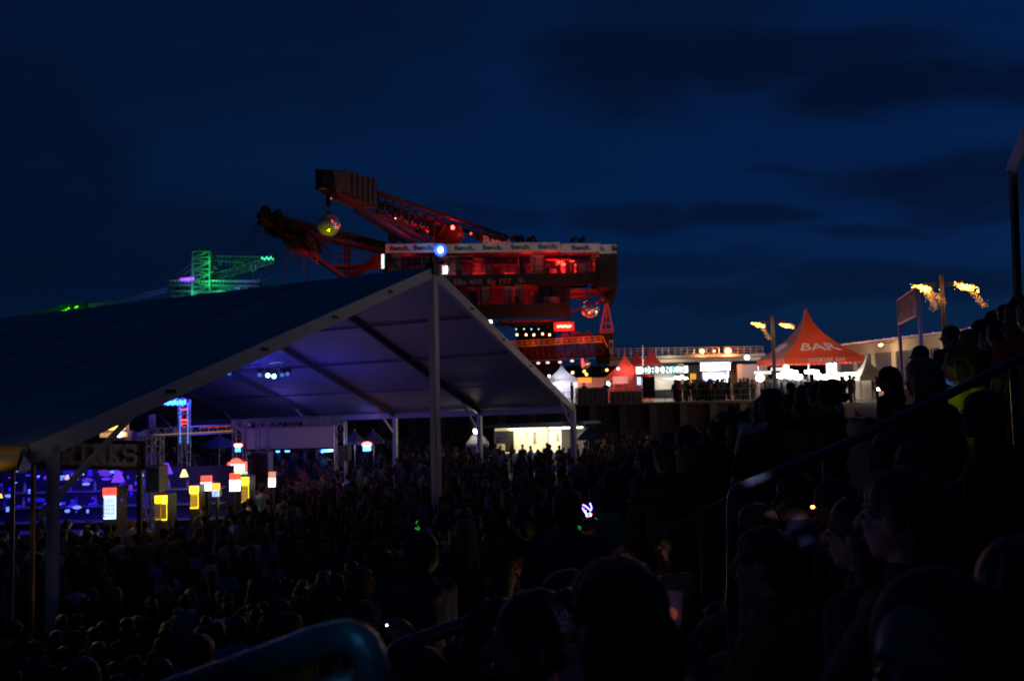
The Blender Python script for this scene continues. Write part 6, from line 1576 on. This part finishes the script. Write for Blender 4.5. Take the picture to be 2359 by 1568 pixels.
# ---- generated individuals: nearest arena crowd and tribune crowd
cols_w = ['black'] * 9 + ['dark grey'] * 5 + ['navy'] * 4 + ['grey'] * 3 + ['white'] * 2 + ['light blue'] * 2 + ['dark red'] * 2 + ['green', 'olive', 'pink', 'brown', 'brown', 'teal']
sty_w = ['short'] * 7 + ['long'] * 5 + ['bun', 'curly', 'cap']
pose_w = ['relaxed'] * 9 + ['hold_cup'] * 4 + ['crossed'] * 3 + ['raise_right', 'phone'] + ['raise_both'] * 1
cand = []
yrow = 10.3
def arena_ok(x, y):
    if y > 60.3 or y < 2: return False
    u, v = pix((x, y, 1.7))
    if u < -60 or u > 2420 or v > 1640: return False
    if y > 46.5 and P(1120, 1000, y).x < x < P(1365, 1000, y).x: return False
    if 22.8 < y < 27.3 and x < -9.5: return False
    return True
y = 9.0
while y < 60:
    x = -42.0 + rp.random() * .4
    st = .62 + .014 * max(0, y - 12)
    while x < 24:
        xx, yy_ = x + rp.uniform(-.22, .22), y + rp.uniform(-.22, .22)
        if arena_ok(xx, yy_) and tribune_z(xx, yy_) <= 3.3: cand.append((xx, yy_, tribune_z(xx, yy_)))
        x += st
    y += st * .95
tri_c = []
s = -8.5
while s < 14:
    t = 1.0
    while t < 64:
        p = gd * (s + rp.uniform(-.1, .1)) + cdir * (t + rp.uniform(-.2, .2)); t += .78 if t < 30 else .9
        z = tribune_z(p.x, p.y)
        if p.y < 3.0 or (p.y > 33 and s > -.2): continue
        u, v = pix((p.x, p.y, z + 1.7))
        if u < -60 or u > 2420 or v > 1640 or v < 560: continue
        d = math.hypot(p.x, p.y)
        if d < 4.2: continue
        # silhouette of the crowd against the sky and stalls: nobody stands above this line
        lim = np.interp(u, [1500, 1700, 1850, 1960, 2040, 2100, 2170, 2250, 2330, 2420], [1045, 1000, 925, 868, 842, 812, 786, 748, 712, 690])
        if v < lim: continue
        tri_c.append((p.x, p.y, z))
    s += .9
seen = set(); allc = []
for c in cand + tri_c:
    if not free(c[0], c[1], .20): continue
    k = (round(c[0] / .5), round(c[1] / .5))
    if k in seen: continue
    seen.add(k); allc.append(c)
allc = [c for c in allc if not (c[1] < 9.5 and c[2] == 0 and c[0] > 2)]
allc.sort(key=lambda c: c[0] ** 2 + c[1] ** 2)
NI = 300 - len(near)
def where_words(u, v, z, y):
    if z > .3:
        col = 'under bent rail' if u < 1700 else ('below red bar tent' if u < 2000 else 'below billboard' if u < 2150 else 'near right edge')
        return 'tribune ' + col
    names = [(60, 'left of corner post'), (150, 'at corner post'), (340, 'under drinks sign'), (470, 'before yellow coolers'), (590, 'under red sign'), (800, 'before white screen'), (960, 'left of centre post'), (1130, 'right of centre post'), (1360, 'before cream stall'), (9999, 'before pilaster wall')]
    for m_, n_ in names:
        if u < m_: return 'arena ' + n_
groups = {}
for i, (x, y, z) in enumerate(allc[:NI]):
    ps = rp.choice(pose_w) if z < .3 else rp.choice(['relaxed', 'relaxed', 'hold_cup', 'crossed']); pr = PR[ps]; sh = rp.choice(cols_w); hs = rp.choice(sty_w); hc = rp.choice(['black', 'dark', 'dark', 'brown', 'brown', 'blond'])
    sc = rp.uniform(.92, 1.07); u, v = pix((x, y, z + 1.7))
    yaw = yaw_to(-.62, .78) + rp.gauss(0, .45)
    b = person(x, y, z, yaw, sc, pr, rp.choice(['short', 'long', 'long']), sh, hs, hc, rp.randrange(2), rp.randrange(3), grp='festival crowd in front of the tent')
    dist = math.hypot(x, y); dep = 'front' if dist < 14 else ('middle' if dist < 18 else 'rear')
    key = (sh, hs, dep, where_words(u, v, z, y)); b['u'] = u; groups.setdefault(key, []).append((u, b, hc, ps))
    occupied.append((x, y, .2))
pose_word = {'relaxed': '', 'hold_cup': 'holding cup', 'crossed': 'arms crossed', 'raise_right': 'arm raised', 'raise_both': 'arms raised', 'phone': 'hands lifted'}
ordw = ['leftmost', 'second from left', 'third from left', 'fourth from left', 'fifth from left', 'sixth from left', 'seventh from left', 'eighth from left']
hair_word = {'short': 'short hair', 'long': 'long hair', 'bun': 'hair bun', 'curly': 'curly hair', 'cap': 'red cap'}
for (sh, hs, dep, wh), lst in groups.items():
    lst.sort(key=lambda t: t[0]); used = {}
    sub = {}
    for t_ in lst: sub.setdefault((t_[2] if hs != 'cap' else '', t_[3]), []).append(t_)
    for (hc, ps), l2 in sub.items():
        for i, t_ in enumerate(l2):
            lab = '%s shirt, %s%s%s, %s rows, %s' % (sh, (hc + ' ') if hc else '', hair_word[hs], (', ' + pose_word[ps]) if pose_word[ps] else '', dep, wh)
            if len(l2) > 1: lab += ', ' + ordw[min(i, 7)]
            if len(lab.split()) > 16: lab = lab.replace(hc + ' ', '', 1)
            t_[1]['label'] = lab[0].upper() + lab[1:]; del t_[1]['u']
# ---- the rest of the crowd as one mass
def as_np(me):
    me.calc_loop_triangles(); n = len(me.vertices); co_ = np.empty(n * 3, np.float32); me.vertices.foreach_get('co', co_); t_ = np.empty(len(me.loop_triangles) * 3, np.int32); me.loop_triangles.foreach_get('vertices', t_); return co_.reshape(-1, 3), t_.reshape(-1, 3)
cache = {}
def geo(me):
    if me.name not in cache: cache[me.name] = as_np(me)
    return cache[me.name]
def crowd_mesh(pts, name, label):
    VS, TS, CS = [], [], []; base = 0
    for (x, y, z) in pts:
        ps = rp.choice(['relaxed'] * 8 + ['hold_cup'] * 3 + ['crossed'] * 3 + (['raise_right'] if z < .3 and y < 45 else [])); pr = LO[ps]
        yaw = yaw_to(-.62, .78) + rp.gauss(0, .6); sc = rp.uniform(.92, 1.07); c, s_ = math.cos(yaw) * sc, math.sin(yaw) * sc
        hs = rp.choice(sty_w)
        for me, colr in ((pr['body'], (.30, .17, .12)), (pr['shirt_' + rp.choice(['short', 'long'])], SHIRT[rp.choice(cols_w)]), (pr['trousers'], (.02, .025, .045)), (pr['hair'][hs], (.16, .015, .02) if hs == 'cap' else rp.choice(list(HAIRC.values())))):
            v, t_ = geo(me); o = np.empty_like(v); o[:, 0] = v[:, 0] * c - v[:, 1] * s_ + x; o[:, 1] = v[:, 0] * s_ + v[:, 1] * c + y; o[:, 2] = v[:, 2] * sc + z
            VS.append(o); TS.append(t_ + base); CS.append(np.tile(np.array(colr + (1,), np.float32), (len(v), 1))); base += len(v)
    v = np.concatenate(VS); t_ = np.concatenate(TS); cc_ = np.concatenate(CS)
    me = bpy.data.meshes.new(name); me.vertices.add(len(v)); me.vertices.foreach_set('co', v.ravel()); me.loops.add(len(t_) * 3); me.loops.foreach_set('vertex_index', t_.ravel()); me.polygons.add(len(t_)); me.polygons.foreach_set('loop_start', np.arange(0, len(t_) * 3, 3, dtype=np.int32)); me.polygons.foreach_set('use_smooth', np.ones(len(t_), bool))
    at = me.color_attributes.new('cloth_colour', 'FLOAT_COLOR', 'POINT'); at.data.foreach_set('color', cc_.ravel()); me.update(); me.validate()
    mt = bpy.data.materials.new('crowd_cloth'); mt.use_nodes = True; tt = mt.node_tree; a = tt.nodes.new('ShaderNodeVertexColor'); a.layer_name = 'cloth_colour'; tt.links.new(a.outputs[0], tt.nodes['Principled BSDF'].inputs['Base Color']); tt.nodes['Principled BSDF'].inputs['Roughness'].default_value = .85
    me.materials.append(mt); o = bpy.data.objects.new(name, me); COL.objects.link(o); o['kind'] = 'stuff'; tag(o, label, 'crowd'); print(name, len(pts), len(t_)); return o
rest = allc[NI:]
rest = [c for k, c in enumerate(rest) if c[1] < 30 or k % 5]      # a little thinner at the back
terr = []
for k in range(150):
    x = rp.uniform(13.0, 29.5); yv = 62.9 + abs(rp.gauss(0, .7)); terr.append((x, yv, 3.5))
for k in range(60):
    x = rp.uniform(17.5, 33); yv = rp.uniform(50, 60)
    if x > (yv * .3978 + .8) and x < 24: terr.append((x, yv, 3.5))
for (u, Y) in ((1317, 64), (1345, 64), (1396, 65), (1560, 63), (1565, 62.8), (1578, 63)): q = P(u, 880, Y); terr.append((q.x, q.y, 3.5))
crowd_mesh(rest + terr, 'crowd', 'dense dark festival crowd filling the arena, tribune and terrace beyond the nearest rows')
# ================================================================== light of the stage, added fill lights, small lit things in the crowd
lamp(P(560, 915, 37), 120, (.06, .05, 1), .8); lamp(P(450, 925, 33), 90, (.06, .05, 1), .8); lamp(P(760, 900, 36), 22, (.06, .06, 1), .8); lamp(P(650, 950, 42), 24, (.25, .14, 1), .8); lamp(P(850, 945, 43.5), 10, (.28, .18, 1), .8); lamp(P(1150, 945, 44), 3, (.35, .25, 1), .8)
for (u, v, e) in ((60, 1100, 160), (160, 1120, 120), (250, 1110, 90), (310, 1110, 90), (20, 1130, 100), (110, 1160, 60), (200, 1150, 60)): lamp(P(u, v, 24.6), e * .16, (.07, .03, 1), .3)
for (u, v, Y, tu, tv, tY, cone, c, e) in ((619, 863, 35.8, 690, 905, 40, 16, (.1, .45, .8), 500), (633, 865, 35.8, 770, 745, 33, 14, (.15, .4, .8), 350), (600, 862, 35.8, 740, 830, 37, 12, (.1, .3, .9), 400), (664, 860, 35.8, 900, 740, 34, 14, (.25, .3, .8), 300)):
    lamp(P(u, v, Y), e * 3.2, c, .05, kind='SPOT', aim=P(tu, tv, tY), cone=cone, blend=.35)
lamp(P(740, 1045, 30.5), 34, (.55, .42, .85), .5); lamp(P(640, 1045, 30.5), 9, (.35, .25, 1), .5); lamp(P(-60, 1180, 13.2), 60, (1, .8, .35), .1, kind='SPOT', aim=P(60, 1230, 12.9), cone=60, blend=.6); lamp(P(-70, 1010, 11.6), 5, (1, .8, .4), .2, kind='SPOT', aim=P(-20, 1060, 12.6), cone=75, blend=.6); lamp(P(222, 1100, 18.6), 2.2, (1, .9, .85), .2)  # includes unseen lights added to brighten yellow pole, awning and drinks sign
# headband with light loops
hb_ = thing('glowing_headband', 'blue violet glowing double loop headband with tiny coloured lights', 'headband', P(1355, 1190, 7.1))
def hp(u, v): return P(u, v, 7.1)
mb = MB(); mb.smooth = True; mb.path([hp(1352, 1184), hp(1345, 1176), hp(1339, 1168), (hp(1338, 1164)), hp(1341, 1162), hp(1348, 1164), hp(1356, 1171), hp(1361, 1176), hp(1363, 1172), hp(1362, 1165), hp(1359, 1158)], .0075, 8); mb.build('light_loop', glow('loop_blue', (.16, .12, 1), 7), hb_)
for k, (u, v, c) in enumerate(((1341, 1173, 0), (1344, 1170, 1), (1349, 1176, 2), (1352, 1183, 2), (1350, 1187, 3), (1355, 1188, 1), (1358, 1181, 2), (1360, 1186, 3), (1362, 1183, 1), (1347, 1186, 2))):
    mb = MB(); mb.ell(hp(u, v) - Vector((0, .02, 0)), .008, 6, 5); mb.build('tiny_light', glow('tiny%d' % c, [(.6, .2, 1), (1, .1, .2), (.1, .9, .5), (.3, .6, 1)][c], 6), hb_)
for (a, b, c_) in (((1371, 1193), (1376, 1212), 'glowing green wristband tube right of the headband'), ((1328, 1212), (1347, 1220), 'glowing green stick left below the headband')):
    mb = MB(); mb.tube(P(a[0], a[1], 7.05), P(b[0], b[1], 7.05), .016, n=8); tag(mb.build('glow_stick', glow('green_stick', (.01, .35, .12), .5)), c_, 'glow stick')
mb = MB()
for (u, v) in ((961, 1200), (959, 1204), (963, 1212), (966, 1216), (957, 1216)): mb.ell(P(u, v, 12.5), .012, 6, 4)
mb.tube(P(959, 1217, 12.5), P(966, 1219, 12.5), .012); tag(mb.build('glow_bracelet', glow('rg_dots', (.02, .3, .05), 1.0)), 'tiny red and green glowing bracelet in the arena crowd left of centre', 'bracelet')
def phone(label, u, v, Y, col, es, w=.07, h=.04):
    q = P(u, v, Y); th = thing('phone', label, 'phone', q); mb = MB(); mb.box(q + Vector((0, .006, 0)), (w, .009, h)); mb.build('casing', steel_black, th); mb = MB(); mb.box(q, (w * .9, .002, h * .88)); mb.build('screen', glow('scr_%d_%d' % (u, v), col, es), th); lamp(q - Vector((0, .08, 0)), .25, col, .02)
phone('phone with tiny blue white screen near the bottom centre', 1138, 1447, 3.2, (.2, .45, 1), 3, .026, .014)
phone('phone glowing white held up by the crowd below the red bar tent', 2026, 896, 8.0, (1, .85, .8), 12, .055, .03)
phone('phone with small blue screen below the tall navy figure', 2163, 900, 8.5, (.1, .25, 1), 1.2, .05, .05)
mb = MB(); mb.ell(P(891, 1439, 3.3), .006, 6, 4); tag(mb.build('ear_light', glow('earl', (.7, .6, 1), 5)), 'tiny violet white light at the ear of the light blue shirted person', 'light')
mb = MB(); q = P(1873, 1167, 3.1); mb.tube(q, q + Vector((.05, .03, -.02)), .0042); c_ = mb.build('cigarette', mat('cig_paper', (.6, .58, .55), .8)); tag(c_, 'lit cigarette with an orange ember below the right handrail', 'cigarette')
mb = MB(); mb.ell(q - Vector((.002, .002, 0)), (.0085, .006, .0065), 8, 6); mb.build('ember', glow('ember', (1, .28, .06), 14), c_)
cup = thing('beer_cup', 'clear cup glowing orange inside right of the largest dark head', 'cup', P(1545, 1405, 2.6)); q = P(1546, 1402, 2.6)
mb = MB(); mb.lathe(q, [(.032, -.05), (.042, .05), (.039, .05), (.030, -.046)], 16); mb.build('cup_wall', mat('cup_plastic', (.5, .45, .5), .2, alpha=.4), cup); mb = MB(); mb.ell(q - Vector((0, 0, .015)), (.022, .022, .020), 10, 6); mb.build('glowing_drink', glow('drink', (1, .22, .03), .28, .5, 30), cup)
lamp(P(1550, 1340, 2.2), .35, (.5, .35, 1), .03)
lamp(P(1640, 985, 3.2), 22, (.8, .62, 1), .03, kind='SPOT', aim=P(1745, 1107, 3.66), cone=11, blend=.7); lamp(P(760, 1250, .95), .5, (.08, .5, .9), .03, kind='SPOT', aim=P(800, 1462, 1.21), cone=50, blend=.8); lamp(P(1400, 1190, 5.6), 3.0, (1, .02, .03), .03, kind='SPOT', aim=P(1450, 1255, 6.03), cone=22, blend=.7)  # unseen spots added to put highlights on the handrail bends
lamp(P(2205, 865, 5.0), .35, (.85, .95, .1), .1)  # unseen yellow light added to brighten the lime shirt
# fences and rails on the terrace edge
for k, (u0, u1, nm) in enumerate(((1405, 1478, 'grey mesh barrier at the terrace edge below the red peaked tents'), (1330, 1400, 'dark barrier at the terrace edge below the orange container'))):
    a, b = P(u0, 900, 62.6), P(u1, 900, 62.6); th = thing('barrier', nm, 'barrier', ((a.x + b.x) / 2, 62.6, 3.5)); mb = MB(); mb.box(((a.x + b.x) / 2, 62.6, 4.0), (b.x - a.x, .04, .95)); mb.build('panel', mat('barrier_grey', (.16, .15, .15), .8, var=.3), th)
    mb = MB(); mb.bar((a.x, 62.6, 4.75), (b.x, 62.6, 4.75), .06, .06); mb.bar((a.x, 62.6, 4.52), (b.x, 62.6, 4.52), .04, .04)
    for j in range(7): x = a.x + (b.x - a.x) * j / 6; mb.bar((x, 62.6, 3.5), (x, 62.6, 4.75), .05, .05)
    mb.build('frame', alu, th)
er = thing('edge_railing', 'thin steel railing along the top edge of the terrace wall', 'railing', (12, 62.3, 3.5)); mb = MB()
for z in (4.05, 4.55): mb.bar((2, 62.3, z), (24, 62.3, z), .04, .04)
for j in range(12): mb.bar((2 + j * 2, 62.3, 3.5), (2 + j * 2, 62.3, 4.55), .05, .05)
mb.build('rails', mat('dull_rail', (.12, .12, .13), .6), er)

# night haze over the ground, lit by the lamps
hz = MB(); hz.box((0, 190, 25), (700, 500, 62))
hm = bpy.data.materials.new('haze'); hm.use_nodes = True; t_ = hm.node_tree; t_.nodes.clear(); o_ = t_.nodes.new('ShaderNodeOutputMaterial'); v_ = t_.nodes.new('ShaderNodeVolumePrincipled')
v_.inputs['Color'].default_value = (.9, .92, 1, 1); v_.inputs['Density'].default_value = HAZE; v_.inputs['Anisotropy'].default_value = .5; t_.links.new(v_.outputs[0], o_.inputs[1])
if HAZE:
    h_ = hz.build('haze', hm); h_['kind'] = 'stuff'; tag(h_, 'thin night haze over the whole festival ground', 'haze')
